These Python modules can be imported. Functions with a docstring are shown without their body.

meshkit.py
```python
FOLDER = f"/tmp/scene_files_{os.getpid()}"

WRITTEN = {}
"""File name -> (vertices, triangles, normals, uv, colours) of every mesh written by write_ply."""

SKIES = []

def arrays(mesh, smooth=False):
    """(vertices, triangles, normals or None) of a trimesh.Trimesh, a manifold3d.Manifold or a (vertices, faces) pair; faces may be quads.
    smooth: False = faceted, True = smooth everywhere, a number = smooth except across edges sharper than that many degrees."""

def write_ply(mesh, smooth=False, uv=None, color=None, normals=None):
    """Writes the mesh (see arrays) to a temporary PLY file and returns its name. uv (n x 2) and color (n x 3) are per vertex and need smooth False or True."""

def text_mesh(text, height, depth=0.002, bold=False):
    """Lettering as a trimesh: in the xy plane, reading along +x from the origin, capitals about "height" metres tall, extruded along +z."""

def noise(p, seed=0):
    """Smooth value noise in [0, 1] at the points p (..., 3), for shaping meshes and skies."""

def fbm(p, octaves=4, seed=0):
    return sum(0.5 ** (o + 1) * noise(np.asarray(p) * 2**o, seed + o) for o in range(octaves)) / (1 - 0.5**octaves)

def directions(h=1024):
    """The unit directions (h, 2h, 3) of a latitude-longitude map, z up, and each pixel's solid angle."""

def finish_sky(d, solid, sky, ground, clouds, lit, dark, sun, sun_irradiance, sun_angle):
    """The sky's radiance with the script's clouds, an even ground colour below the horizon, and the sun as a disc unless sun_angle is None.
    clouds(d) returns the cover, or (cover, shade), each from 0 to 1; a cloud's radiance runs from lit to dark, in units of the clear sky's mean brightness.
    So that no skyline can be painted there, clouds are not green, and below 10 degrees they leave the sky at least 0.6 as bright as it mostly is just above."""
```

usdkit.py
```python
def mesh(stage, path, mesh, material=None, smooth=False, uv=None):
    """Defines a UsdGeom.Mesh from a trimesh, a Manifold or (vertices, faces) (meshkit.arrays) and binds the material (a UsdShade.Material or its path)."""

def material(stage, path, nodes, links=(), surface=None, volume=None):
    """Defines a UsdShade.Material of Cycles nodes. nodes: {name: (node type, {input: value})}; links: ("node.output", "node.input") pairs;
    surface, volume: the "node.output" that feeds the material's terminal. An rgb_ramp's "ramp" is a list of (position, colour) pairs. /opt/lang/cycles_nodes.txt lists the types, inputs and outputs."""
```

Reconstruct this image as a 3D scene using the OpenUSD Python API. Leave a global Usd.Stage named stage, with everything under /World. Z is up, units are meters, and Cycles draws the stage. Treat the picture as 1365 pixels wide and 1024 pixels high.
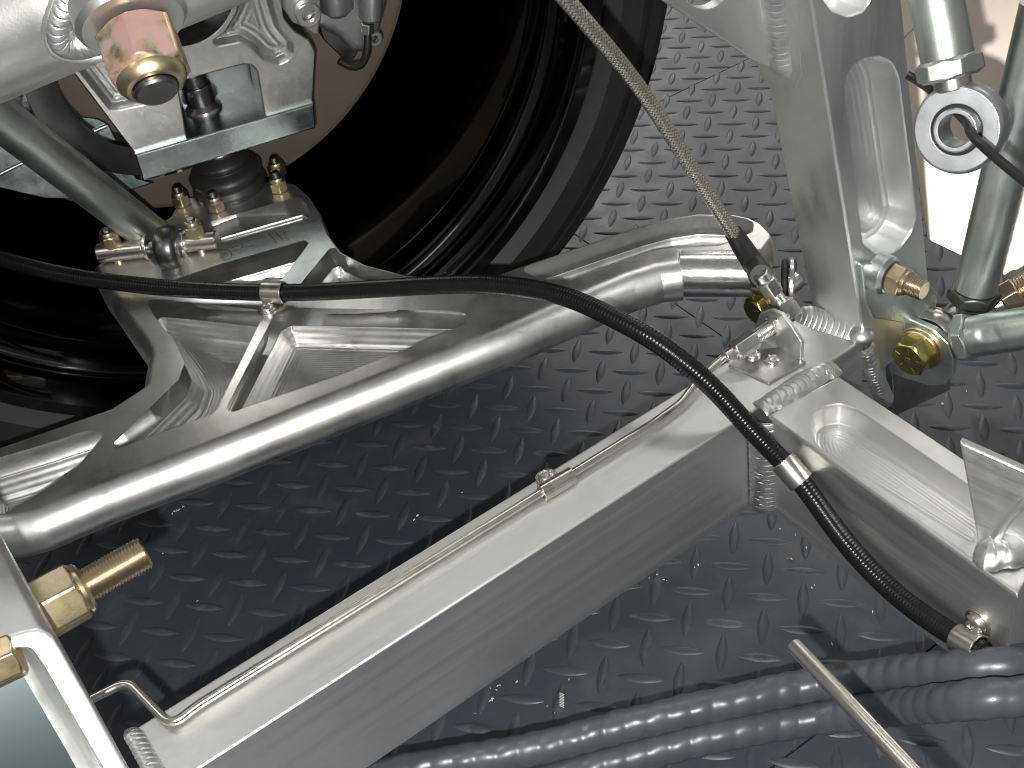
import math, random
import numpy as np
import trimesh, shapely, manifold3d as m3
from shapely.geometry import Polygon, LineString, Point, MultiPolygon
from shapely.ops import unary_union
from shapely import affinity
import usdkit, meshkit
from pxr import Usd, UsdGeom, UsdLux, UsdShade, Gf, Sdf

random.seed(4); RNG = np.random.default_rng(4)
stage = Usd.Stage.CreateInMemory()
UsdGeom.SetStageUpAxis(stage, 'Z')
UsdGeom.Xform.Define(stage, '/World'); UsdGeom.Scope.Define(stage, '/World/Looks')
A_ = np.array

# ------------------------------------------------------------------ camera
H = 0.70                                   # height of the lens above the floor
FPX = 1657.0                               # focal length in photo pixels (photo 1365 wide)
PITCH, ROLL = math.radians(40.71), math.radians(-10.68)
FW = A_([0, math.cos(PITCH), -math.sin(PITCH)]); UP0 = A_([0, math.sin(PITCH), math.cos(PITCH)]); RT0 = A_([1., 0, 0])
CR = RT0 * math.cos(ROLL) + UP0 * math.sin(ROLL); CU = -RT0 * math.sin(ROLL) + UP0 * math.cos(ROLL)
EYE = A_([0, 0, H])
cam = UsdGeom.Camera.Define(stage, '/World/camera')
cam.CreateHorizontalApertureAttr(36.0); cam.CreateVerticalApertureAttr(27.0)
cam.CreateFocalLengthAttr(36.0 * FPX / 1365.0)
cam.CreateClippingRangeAttr(Gf.Vec2f(0.02, 200))
cam.CreateExposureAttr(0.03)
M = np.eye(4); M[0, :3], M[1, :3], M[2, :3], M[3, :3] = CR, CU, -FW, EYE
UsdGeom.Xformable(cam).AddTransformOp().Set(Gf.Matrix4d(*M.ravel().tolist()))

# ------------------------------------------------------------------ light: a hall with ceiling lamps, and the flash beside the lens
dome = UsdLux.DomeLight.Define(stage, '/World/hall_light'); dome.CreateIntensityAttr(1.0)
dm = usdkit.material(stage, '/World/Looks/hall_air', {
    'tc': ('texture_coordinate', {}), 'sx': ('separate_xyz', {}),
    'ramp': ('rgb_ramp', {'ramp': [(0.0, (.05, .05, .052)), (.47, (.09, .085, .078)), (.53, (.30, .28, .25)), (.62, (.34, .325, .30)), (.8, (.27, .275, .27)), (1.0, (.25, .258, .258))]}),
    'mr': ('map_range', {'from_min': -1.0, 'from_max': 1.0, 'to_min': 0.0, 'to_max': 1.0}),
    'bg': ('background_shader', {'strength': 0.74})},
    [('tc.generated', 'sx.vector'), ('sx.z', 'mr.value'), ('mr.result', 'ramp.fac'), ('ramp.color', 'bg.color')], surface='bg.background')
UsdShade.MaterialBindingAPI.Apply(dome.GetPrim()).Bind(dm)
lamp_n = 0
def rect_lamp(x, y, z, w, h, power, col=(1, .97, .92)):
    global lamp_n
    l = UsdLux.RectLight.Define(stage, '/World/ceiling_lamp' + ('_%03d' % lamp_n if lamp_n else '')); lamp_n += 1
    l.CreateWidthAttr(w); l.CreateHeightAttr(h); l.CreateIntensityAttr(power); l.CreateColorAttr(Gf.Vec3f(*col))
    UsdGeom.Xformable(l).AddTranslateOp().Set(Gf.Vec3d(x, y, z))
for (lx, ly) in [(-2.2, 2.2), (.6, 2.4), (3.2, 2.4), (-2.2, 5.0), (.6, 5.2), (3.2, 5.2), (-2.2, 8.0), (.6, 8.0), (3.2, 8.0), (-2.4, -1.2)]:
    rect_lamp(lx, ly, 3.4, 1.5, .5, 52.0 if ly > 7 else 6.5)
FLASH = EYE - 0.015 * CR - 0.033 * CU - .004 * FW
fl = UsdLux.SphereLight.Define(stage, '/World/camera_flash'); fl.CreateRadiusAttr(.0045); fl.CreateNormalizeAttr(True)
fl.CreateIntensityAttr(8.0); fl.CreateColorAttr(Gf.Vec3f(1, .985, .95))
UsdGeom.Xformable(fl).AddTranslateOp().Set(Gf.Vec3d(*FLASH.tolist()))

# ------------------------------------------------------------------ points in the place
def ray(u, v): return FW + CR * (u - 682.5) / FPX - CU * (v - 512) / FPX
def P(u, v, z):
    r = ray(u, v); return EYE + r * ((H - z) / -r[2])
def D(u, v, dep): return EYE + ray(u, v) * dep
def Q(u, v, p0, nr):
    r = ray(u, v); return EYE + r * (((p0 - EYE) @ nr) / (r @ nr))
def px(p):
    q = A_(p) - EYE; t = q @ FW; return A_([682.5 + FPX * (q @ CR) / t, 512 - FPX * (q @ CU) / t])
def unit(v): v = A_(v, float); return v / np.linalg.norm(v)
def axis_seen(u, v, du, dv, al):
    """a direction that leaves (u,v) along (du,dv) in the view and leans towards the viewer by al degrees"""
    r = unit(ray(u, v)); t = unit(ray(u + du, v + dv) - ray(u, v)); t = unit(t - r * (t @ r)); a = math.radians(al)
    return unit(t * math.cos(a) - r * math.sin(a))
def basis(z, x=None):
    z = unit(z); x = A_([0, 0, 1.]) if x is None else A_(x, float)
    if abs(unit(x) @ z) > .98: x = A_([1., 0, 0]) if abs(z[0]) < .9 else A_([0, 1., 0])
    x = unit(x - z * (x @ z)); return np.stack([x, np.cross(z, x), z], 1)

DL = A_([.8797, .4757, 0]); DL /= np.linalg.norm(DL)       # along the lower rail
NL = A_([DL[1], -DL[0], 0])                                # across it, towards the viewer
UPV = A_([0, 0, 1.])

# ------------------------------------------------------------------ materials
def mat(name, base, rough=.4, metal=0.0, vary=None, vscale=20, vdetail=4, rvary=0.0, bump=0.0, bscale=400, stretch=None, ang=0.0, bevel=0.0, coat=0, spec=.5, tool=None, dust=None):
    """vary: a second colour mixed in by noise; stretch: scale of the grain along/across a direction at angle ang; tool: (spacing, depth) of cutter marks that follow the mesh's toolpath primvar"""
    n = {'p': ('principled_bsdf', {'base_color': base, 'metallic': metal, 'roughness': rough, 'specular_ior_level': spec, 'coat_weight': coat, 'coat_roughness': .05}), 'g': ('geometry', {})}
    L = []
    pos = 'g.position'
    if stretch:
        n['vr'] = ('vector_rotate', {'rotate_type': 'z_axis', 'angle': -ang}); n['mp'] = ('mapping', {'scale': stretch})
        L += [('g.position', 'vr.vector'), ('vr.vector', 'mp.vector')]; pos = 'mp.vector'
    if vary is not None:
        n['nv'] = ('noise_texture', {'scale': vscale, 'detail': vdetail, 'roughness': .6}); n['rv'] = ('rgb_ramp', {'ramp': [(.3, base), (.7, vary)]})
        L += [('g.position', 'nv.vector'), ('nv.fac', 'rv.fac'), ('rv.color', 'p.base_color')]
    if dust:                                   # smudges and wear: (colour, scale, from, to, extra roughness)
        n['nd'] = ('noise_texture', {'scale': dust[1], 'detail': 9, 'roughness': .68, 'distortion': .4}); n['rd'] = ('rgb_ramp', {'ramp': [(dust[2], (0, 0, 0)), (dust[3], (1, 1, 1))]}); n['bd'] = ('rgb_to_bw', {})
        n['xd'] = ('mix_color', {'a': base, 'b': dust[0]}); L += [('g.position', 'nd.vector'), ('nd.fac', 'rd.fac'), ('rd.color', 'bd.color'), ('bd.val', 'xd.fac'), ('xd.result', 'p.base_color')]
        if vary is not None: L.remove(('rv.color', 'p.base_color')); L.append(('rv.color', 'xd.a'))
    if rvary:
        n['nr'] = ('noise_texture', {'scale': bscale * .25 if stretch else 35, 'detail': 5, 'roughness': .65}); n['mr'] = ('map_range', {'from_min': .3, 'from_max': .7, 'to_min': rough - rvary, 'to_max': rough + rvary, 'clamp': True})
        L += [(pos, 'nr.vector'), ('nr.fac', 'mr.value'), ('mr.result', 'p.roughness')]
    last = None
    if bevel:
        n['bv'] = ('bevel', {'radius': bevel, 'samples': 4}); last = 'bv.bevel'
    if bump:
        n['nb'] = ('noise_texture', {'scale': bscale, 'detail': 3, 'roughness': .6}); n['bp'] = ('bump', {'distance': .001, 'strength': bump})
        L += [(pos, 'nb.vector'), ('nb.fac', 'bp.height')]
        if last: L.append((last, 'bp.normal'))
        last = 'bp.normal'
    if tool:
        n['at'] = ('attribute', {'attribute': 'toolpath'}); n['k'] = ('math', {'math_type': 'multiply', 'value2': 2 * math.pi / tool[0]}); n['sn'] = ('math', {'math_type': 'sine'})
        n['tn'] = ('noise_texture', {'scale': 60, 'detail': 2}); n['tm'] = ('math', {'math_type': 'multiply'})
        n['tb'] = ('bump', {'distance': tool[1], 'strength': 1.0})
        L += [('at.fac', 'k.value1'), ('k.value', 'sn.value1'), ('g.position', 'tn.vector'), ('sn.value', 'tm.value1'), ('tn.fac', 'tm.value2'), ('tm.value', 'tb.height')]
        if last: L.append((last, 'tb.normal'))
        last = 'tb.normal'
    if last: L.append((last, 'p.normal'))
    return usdkit.material(stage, '/World/Looks/' + name, n, L, surface='p.BSDF')

RA = math.atan2(DL[1], DL[0])
ALU = (.76, .76, .745)
MT = dict(
    rail=mat('milled_aluminium_rail', (.77, .775, .765), .46, 1, vary=(.70, .705, .70), vscale=9, rvary=.04, bump=.045, bscale=600, stretch=(.02, 1, 1), ang=RA, bevel=.0009, dust=((.62, .625, .61), 22, .54, .80)),
    cross=mat('milled_aluminium_cross', (.78, .775, .755), .42, 1, dust=((.62, .62, .60), 26, .54, .80), vary=(.67, .67, .66), vscale=11, rvary=.06, bump=.09, bscale=600, stretch=(1, .03, 1), ang=RA, bevel=.0009, tool=(.0021, .00008)),
    post=mat('milled_aluminium_post', (.80, .805, .79), .46, 1, vary=(.62, .63, .63), vscale=14, rvary=.05, bump=.025, bscale=500, stretch=(1, 1, .05), ang=RA, bevel=.0008, tool=(.004, .00012)),
    arm=mat('billet_aluminium', (.81, .805, .785), .36, 1, dust=((.66, .655, .64), 30, .55, .80), vary=(.74, .735, .72), vscale=18, rvary=.07, bump=.05, bscale=900, tool=(.0019, .00016)),
    bright=mat('turned_aluminium', (.84, .84, .825), .20, 1, bump=.10, bscale=500, stretch=(.6, .04, 1), ang=RA, rvary=.05),
    upright=mat('machined_upright', (.62, .615, .60), .30, 1, vary=(.54, .54, .53), vscale=30, rvary=.06, bump=.05, bscale=700, tool=(.0042, .00022), bevel=.0006),
    uarm=mat('satin_aluminium_tube', (.76, .755, .735), .38, 1, vary=(.66, .66, .64), vscale=8, rvary=.05, bump=.06, bscale=900),
    weld=mat('weld_bead', (.76, .76, .75), .42, 1, vary=(.6, .6, .6), vscale=90, rvary=.1, bump=.10, bscale=900),
    soot=mat('etched_weld_zone', (.74, .735, .71), .52, 1, vary=(.60, .60, .58), vscale=60, bump=.15, bscale=1500),
    zinc=mat('zinc_plated_steel', (.62, .66, .625), .40, 1, vary=(.48, .53, .51), vscale=28, rvary=.09, bump=.08, bscale=900, bevel=.0006),
    zincd=mat('dark_zinc_plate', (.30, .345, .34), .30, 1, vary=(.22, .26, .265), vscale=40, rvary=.1, bump=.08, bscale=800, bevel=.0006),
    yellow=mat('yellow_zinc', (.66, .55, .30), .30, 1, vary=(.62, .52, .40), vscale=90, rvary=.08, bump=.06, bscale=900, bevel=.0005),
    olive=mat('olive_zinc', (.40, .36, .14), .30, 1, vary=(.52, .46, .16), vscale=120, rvary=.06, bump=.05, bscale=900, bevel=.0005),
    bronze=mat('bronzed_thread', (.54, .45, .32), .30, 1, vary=(.50, .40, .28), vscale=70, rvary=.06),
    steel=mat('bright_fitting_steel', (.78, .77, .74), .27, 1, vary=(.62, .61, .58), vscale=60, rvary=.06, bevel=.0005),
    dull=mat('dull_clamp_steel', (.58, .56, .52), .28, 1, rvary=.08, bump=.05, bscale=900, bevel=.0004),
    dark=mat('dark_steel', (.13, .13, .13), .34, 1, vary=(.20, .2, .2), vscale=50, bevel=.0005),
    line=mat('brake_line_steel', (.66, .635, .59), .27, 1, rvary=.05),
    cable=mat('black_cable_sheath', (.006, .006, .0065), .27, 0, rvary=.06, spec=.35),
    shrink=mat('black_heat_shrink', (.022, .022, .022), .38, 0, bump=.05, bscale=500),
    rubber=mat('black_boot_rubber', (.016, .0155, .015), .42, 0, rvary=.08, bump=.05, bscale=600),
    tyre=mat('tyre_rubber', (.011, .0108, .0104), .50, 0, spec=.4, vary=(.017, .016, .015), vscale=60, bump=.06, bscale=400),
    rim=mat('gloss_black_rim', (.020, .0195, .019), .20, 1, coat=.6, bump=.006, bscale=120),
    brown_reflection=mat('painted_brown_reflection', (.155, .130, .108), .42, .55, bump=.05, bscale=900, rvary=.06),  # brown reflection in the barrel, put in as a base colour
    cast=mat('cast_caliper_grey', (.36, .38, .37), .40, .85, vary=(.30, .32, .315), vscale=40, bump=.14, bscale=1200),
    floor=mat('grey_vinyl_tread', (.036, .044, .057), .40, 0, spec=.5, vary=(.047, .055, .067), vscale=7, vdetail=6, rvary=.10, bump=.05, bscale=900, dust=((.082, .086, .090), 16, .52, .78)),
    lug=mat('grey_vinyl_lug', (.038, .046, .058), .42, 0, spec=.45, vary=(.052, .060, .071), vscale=40, vdetail=6, rvary=.10, bump=.06, bscale=700, dust=((.10, .104, .106), 60, .54, .72)),
    seam=mat('floor_seam_dark', (.008, .008, .009), .6),
    conduit=mat('blue_grey_conduit', (.056, .063, .074), .33, 0, vary=(.068, .076, .088), vscale=30, rvary=.06, bump=.05, bscale=500),
    beige=mat('warm_sheet_panel', (.66, .58, .50), .42, .75, vary=(.60, .53, .46), vscale=6, rvary=.05, bump=.03, bscale=700),
    black=mat('black_nylon', (.012, .012, .012), .36, 0),
    ink=mat('engraved_groove', (.30, .30, .29), .5, 1),
    chip=mat('metal_shavings', (.82, .82, .80), .35, .3),
    block=mat('machined_block', (.80, .805, .79), .40, 1, rvary=.06, bump=.05, bscale=700, bevel=.0008),
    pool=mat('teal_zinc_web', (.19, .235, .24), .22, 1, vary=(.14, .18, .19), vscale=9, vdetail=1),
    eye=mat('bright_rod_end_steel', (.70, .735, .76), .38, 1, vary=(.62, .65, .68), vscale=40, rvary=.06, bump=.03, bscale=900, bevel=.0006),
)

MT['braid'] = usdkit.material(stage, '/World/Looks/braided_steel_wire', {     # wires bright, the rubber between them dark
    'at': ('attribute', {'attribute': 'toolpath'}), 'rp': ('rgb_ramp', {'ramp': [(0, (.02, .019, .017)), (.35, (.10, .09, .075)), (.62, (.60, .565, .48)), (1, (.86, .83, .74))]}),
    'p': ('principled_bsdf', {'metallic': 1.0, 'roughness': .26})}, [('at.fac', 'rp.fac'), ('rp.color', 'p.base_color')], surface='p.BSDF')
MT['pink'] = usdkit.material(stage, '/World/Looks/pink_marked_zinc', {        # zinc with a worn smear of pink inspection paint
    'g': ('geometry', {}), 'n': ('noise_texture', {'scale': 85, 'detail': 6, 'roughness': .65}), 'n2': ('noise_texture', {'scale': 130, 'detail': 3}),
    'm': ('rgb_ramp', {'ramp': [(.38, (0, 0, 0)), (.56, (.85, .85, .85))]}), 'z': ('rgb_ramp', {'ramp': [(.35, (.62, .60, .46)), (.65, (.60, .46, .24))]}),
    'c': ('mix_color', {'b': (.50, .285, .275)}), 'i2': ('map_range', {'from_min': 0, 'from_max': 1, 'to_min': 1.0, 'to_max': .55}), 'bw': ('rgb_to_bw', {}), 'r': ('map_range', {'from_min': 0, 'from_max': 1, 'to_min': .26, 'to_max': .33}), 'bv': ('bevel', {'radius': .0007}),
    'p': ('principled_bsdf', {})}, [('g.position', 'n.vector'), ('g.position', 'n2.vector'), ('n.fac', 'm.fac'), ('n2.fac', 'z.fac'), ('m.color', 'bw.color'), ('bw.val', 'c.fac'), ('z.color', 'c.a'), ('c.result', 'p.base_color'),
    ('bw.val', 'i2.value'), ('i2.result', 'p.metallic'), ('bw.val', 'r.value'), ('r.result', 'p.roughness'), ('bv.bevel', 'p.normal')], surface='p.BSDF')
# ------------------------------------------------------------------ scene tree helpers
USED = {}
def numbered(path, name):
    k = (path, name); i = USED.get(k, 0); USED[k] = i + 1
    return name if i == 0 else '%s_%03d' % (name, i)
def meta(prim, **kw):
    for k, v in kw.items():
        if v: prim.SetCustomDataByKey(k, v)
def thing(name, label, cat, base, group=None, kind=None):
    x = UsdGeom.Xform.Define(stage, '/World/' + numbered('/World', name)); b = A_(base, float)
    x.AddTranslateOp().Set(Gf.Vec3d(*b.tolist()))
    meta(x.GetPrim(), label=label, category=cat, group=group, kind=kind)
    return (str(x.GetPath()), b)
def arr(m):
    if isinstance(m, (tuple, list)): v, f = m[0], m[1]
    elif hasattr(m, 'to_mesh'): q = m.to_mesh(); v, f = q.vert_properties[:, :3], q.tri_verts
    else: v, f = m.vertices, m.faces
    v, f = A_(v, float), A_(f, int)
    if f.shape[1] == 4: f = np.vstack([f[:, [0, 1, 2]], f[:, [0, 2, 3]]])
    return v, f
def join(*ms):
    V, F, n = [], [], 0
    for m in ms:
        v, f = arr(m); V.append(v); F.append(f + n); n += len(v)
    return np.vstack(V), np.vstack(F)
def part(th, name, m, material, smooth=32, label=None, tool=None, kind=None):
    """one mesh under a thing or under a part: th is what thing() or part() returned"""
    path, b = th; v, f = arr(m); v = v - b
    p = path + '/' + numbered(path, name)
    if tool is not None:
        ms = usdkit.mesh(stage, p, trimesh.Trimesh(v, f, process=False), MT[material], smooth=False)
        vv, ff, nn = smooth_with(v, f, smooth)
        ms.CreatePointsAttr().Set(_v3(vv[0])); ms.CreateFaceVertexIndicesAttr().Set(_vi(ff)); ms.CreateNormalsAttr(_v3(nn)); ms.SetNormalsInterpolation('vertex')
        UsdGeom.PrimvarsAPI(ms).CreatePrimvar('toolpath', Sdf.ValueTypeNames.FloatArray, 'vertex').Set([float(x) for x in A_(tool)[vv[1]]])
    else:
        ms = usdkit.mesh(stage, p, trimesh.Trimesh(v, f, process=False), MT[material], smooth=smooth)
    meta(ms.GetPrim(), label=label, kind=kind)
    return (p, b)
from pxr import Vt
def _v3(a): return Vt.Vec3fArray.FromNumpy(np.ascontiguousarray(a, np.float32))
def _vi(a): return Vt.IntArray.FromNumpy(np.ascontiguousarray(a.ravel(), np.int32))
def smooth_with(v, f, ang):
    """splits vertices across sharp edges, keeping track of where each came from"""
    fn = np.cross(v[f[:, 1]] - v[f[:, 0]], v[f[:, 2]] - v[f[:, 0]]); ar = np.linalg.norm(fn, axis=1); un = fn / np.maximum(ar, 1e-20)[:, None]
    cosm = math.cos(math.radians(ang)); acc = [[] for _ in range(len(v))]
    for i, t in enumerate(f):
        for k in t: acc[k].append(i)
    newv, src, nrm, nf = [], [], [], f.copy()
    for k, faces in enumerate(acc):
        groups = []
        for i in faces:
            for g in groups:
                if un[i] @ unit(g[0] + 1e-15) > cosm: g[0] += fn[i]; g[1].append(i); break
            else: groups.append([fn[i].copy(), [i]])
        for g in groups:
            idx = len(newv); newv.append(v[k]); src.append(k); nrm.append(unit(g[0] + 1e-18))
            for i in g[1]: nf[i][f[i] == k] = idx
    return (A_(newv), A_(src)), nf, A_(nrm)
def lone(name, label, cat, m, material, smooth=32, group=None, kind=None):
    p = '/World/' + numbered('/World', name); v, f = arr(m)
    ms = usdkit.mesh(stage, p, trimesh.Trimesh(v, f, process=False), MT[material], smooth=smooth)
    meta(ms.GetPrim(), label=label, category=cat, group=group, kind=kind)
    return ms

# ------------------------------------------------------------------ shapes
def spline(pts, n=80):
    from scipy.interpolate import CubicSpline, PchipInterpolator
    p = A_(pts, float); s = np.r_[0, np.cumsum(np.linalg.norm(np.diff(p, axis=0), axis=1) ** .5)]
    c = CubicSpline(s, p)(np.linspace(0, s[-1], n * 6)); L = np.r_[0, np.cumsum(np.linalg.norm(np.diff(c, axis=0), axis=1))]
    t = np.linspace(0, L[-1], n); return np.stack([np.interp(t, L, c[:, k]) for k in range(p.shape[1])], 1)
def bends(pts, r, seg=8, step=None):
    """a polyline with its corners rounded to radius r (a bent tube)"""
    p = [A_(q, float) for q in pts]; out = [p[0]]
    for i in range(1, len(p) - 1):
        a, b = unit(p[i - 1] - p[i]), unit(p[i + 1] - p[i]); th = math.acos(np.clip(a @ b, -1, 1)); rr = r[i] if hasattr(r, '__len__') else r
        t = min(rr / math.tan(th / 2), .48 * np.linalg.norm(p[i - 1] - p[i]), .48 * np.linalg.norm(p[i + 1] - p[i]))
        for k in range(seg + 1):
            w = k / seg; out.append((1 - w) ** 2 * (p[i] + a * t) + 2 * w * (1 - w) * p[i] + w * w * (p[i] + b * t))
    out.append(p[-1]); return A_(out)
def frames(p):
    t = np.gradient(p, axis=0); t /= np.linalg.norm(t, axis=1, keepdims=True); x = basis(t[0])[:, 0]; X = []
    for k in range(len(p)):
        x = unit(x - t[k] * (x @ t[k])); X.append(x)
    X = A_(X); return t, X, np.cross(t, X)
def tube(p, r, sides=20, rf=None, cap=True):
    """sweeps a circle; rf(s, angle) gives the radius at every ring and side"""
    p = A_(p, float); t, X, Y = frames(p); n = len(p); s = np.r_[0, np.cumsum(np.linalg.norm(np.diff(p, axis=0), axis=1))]
    a = np.arange(sides) * 2 * np.pi / sides; S, An = np.meshgrid(s, a, indexing='ij')
    R = rf(S, An) if rf else np.broadcast_to(A_(r, float).reshape(-1, 1), (n, sides))
    v = p[:, None] + R[..., None] * (np.cos(a)[None, :, None] * X[:, None] + np.sin(a)[None, :, None] * Y[:, None])
    i, j = np.meshgrid(np.arange(n - 1), np.arange(sides), indexing='ij')
    q = np.stack([i * sides + j, i * sides + (j + 1) % sides, (i + 1) * sides + (j + 1) % sides, (i + 1) * sides + j], -1).reshape(-1, 4)
    f = np.vstack([q[:, [0, 1, 2]], q[:, [0, 2, 3]]]); v = v.reshape(-1, 3)
    if cap:
        m = len(v); e = (n - 1) * sides; k = np.arange(sides); v = np.vstack([v, p[:1], p[-1:]])
        f = np.vstack([f, np.stack([np.full(sides, m), (k + 1) % sides, k], 1), np.stack([np.full(sides, m + 1), e + k, e + (k + 1) % sides], 1)])
    return v, f
def lathe(prof, o, ax, sides=32, x=None):
    """prof: (radius, height along ax)"""
    B = basis(ax, x); a = np.arange(sides) * 2 * np.pi / sides; pr_ = A_(prof, float); n = len(pr_)
    v = A_(o) + pr_[:, 1, None, None] * B[:, 2] + pr_[:, 0, None, None] * (np.cos(a)[None, :, None] * B[:, 0] + np.sin(a)[None, :, None] * B[:, 1])
    i, j = np.meshgrid(np.arange(n - 1), np.arange(sides), indexing='ij')
    q = np.stack([i * sides + j, i * sides + (j + 1) % sides, (i + 1) * sides + (j + 1) % sides, (i + 1) * sides + j], -1).reshape(-1, 4)
    return v.reshape(-1, 3), np.vstack([q[:, [0, 1, 2]], q[:, [0, 2, 3]]])
def rod(a, b, r, sides=24, ch=.0006):
    a, b = A_(a, float), A_(b, float); L = np.linalg.norm(b - a)
    return lathe([(1e-6, 0), (r - ch, 0), (r, ch), (r, L - ch), (r - ch, L), (1e-6, L)], a, b - a, sides)
def ring(o, ax, ro, ri, h, sides=36, ch=.0005):
    return lathe([(ri, 0), (ro - ch, 0), (ro, ch), (ro, h - ch), (ro - ch, h), (ri, h), (ri, 0)], o, ax, sides)
def hexa(o, ax, flat, h, rot=0.0, hole=0.0, top=True, bottom=True):
    """a hexagon prism with turned (conical) chamfers; flat: width across flats"""
    R = flat / 2; sides = 72; B = basis(ax); a = np.arange(sides) * 2 * np.pi / sides + rot
    hx = R / np.cos(((a - rot + np.pi / 6) % (np.pi / 3)) - np.pi / 6)
    c = (R / math.cos(math.pi / 6) - .96 * R) * .5
    lv = [(0, .955 * R if bottom else 9), (c * .35, .99 * R if bottom else 9), (c, 1.09 * R if bottom else 9), (c * 1.4, 9), (h - c * 1.4, 9), (h - c, 1.09 * R if top else 9), (h - c * .35, .99 * R if top else 9), (h, .955 * R if top else 9)]
    V = [A_(o) + z * B[:, 2] + np.minimum(hx, cap)[:, None] * (np.cos(a)[:, None] * B[:, 0] + np.sin(a)[:, None] * B[:, 1]) for z, cap in lv]
    for z, at in ((0, 0), (h, len(lv))):
        e = A_(o) + z * B[:, 2] + max(hole, 1e-6) * (np.cos(a)[:, None] * B[:, 0] + np.sin(a)[:, None] * B[:, 1])
        V = [e] + V if at == 0 else V + [e]
    V = A_(V); n = len(V); i, j = np.meshgrid(np.arange(n - 1), np.arange(sides), indexing='ij')
    q = np.stack([i * sides + j, i * sides + (j + 1) % sides, (i + 1) * sides + (j + 1) % sides, (i + 1) * sides + j], -1).reshape(-1, 4)
    return V.reshape(-1, 3), np.vstack([q[:, [0, 1, 2]], q[:, [0, 2, 3]]])
def thread(o, ax, r, L, pitch, dep=None, sides=36, ch=.001):
    dep = dep or pitch * .5; n = max(8, int(L / pitch * 8)); s = np.linspace(0, L, n); B = basis(ax); a = np.arange(sides) * 2 * np.pi / sides
    S, An = np.meshgrid(s, a, indexing='ij'); fr = (S / pitch + An / (2 * np.pi)) % 1; R = r - dep * np.abs(2 * fr - 1) ** 1.3
    R = np.minimum(R, r - np.clip((ch - (L - S)), 0, None)); Z = S
    v = A_(o) + Z[..., None] * B[:, 2] + R[..., None] * (np.cos(An)[..., None] * B[:, 0] + np.sin(An)[..., None] * B[:, 1])
    i, j = np.meshgrid(np.arange(n - 1), np.arange(sides), indexing='ij')
    q = np.stack([i * sides + j, i * sides + (j + 1) % sides, (i + 1) * sides + (j + 1) % sides, (i + 1) * sides + j], -1).reshape(-1, 4)
    v = v.reshape(-1, 3); m = len(v); e = (n - 1) * sides; k = np.arange(sides); v = np.vstack([v, A_(o) + L * B[:, 2]])
    return v, np.vstack([q[:, [0, 1, 2]], q[:, [0, 2, 3]], np.stack([np.full(sides, m), e + k, e + (k + 1) % sides], 1)])
def pan_head(o, ax, r, h, rot=.4):
    """a domed screw head with a cross recess, and a washer face under it"""
    prof = [(1e-6, 0), (r, 0), (r, h * .25)] + [(r * math.cos(t), h * .25 + h * .75 * math.sin(t)) for t in np.linspace(.15, 1.5, 8)] + [(1e-6, h)]
    mm = m3.Manifold.revolve(m3.CrossSection([[(max(a, 0), b) for a, b in [(0, 0)] + prof[1:-1] + [(0, h)]]]), 32)
    for k in (0, 90): mm = mm - m3.Manifold.cube((r * 1.15, r * .26, h * .7), True).rotate((0, 0, k)).translate((0, 0, h * .98))
    mm = mm - m3.Manifold.cylinder(h * .5, r * .16, r * .34, 16).translate((0, 0, h * .6))
    v, f = arr(mm.rotate((0, 0, math.degrees(rot)))); return v @ basis(ax).T + A_(o), f
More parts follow.
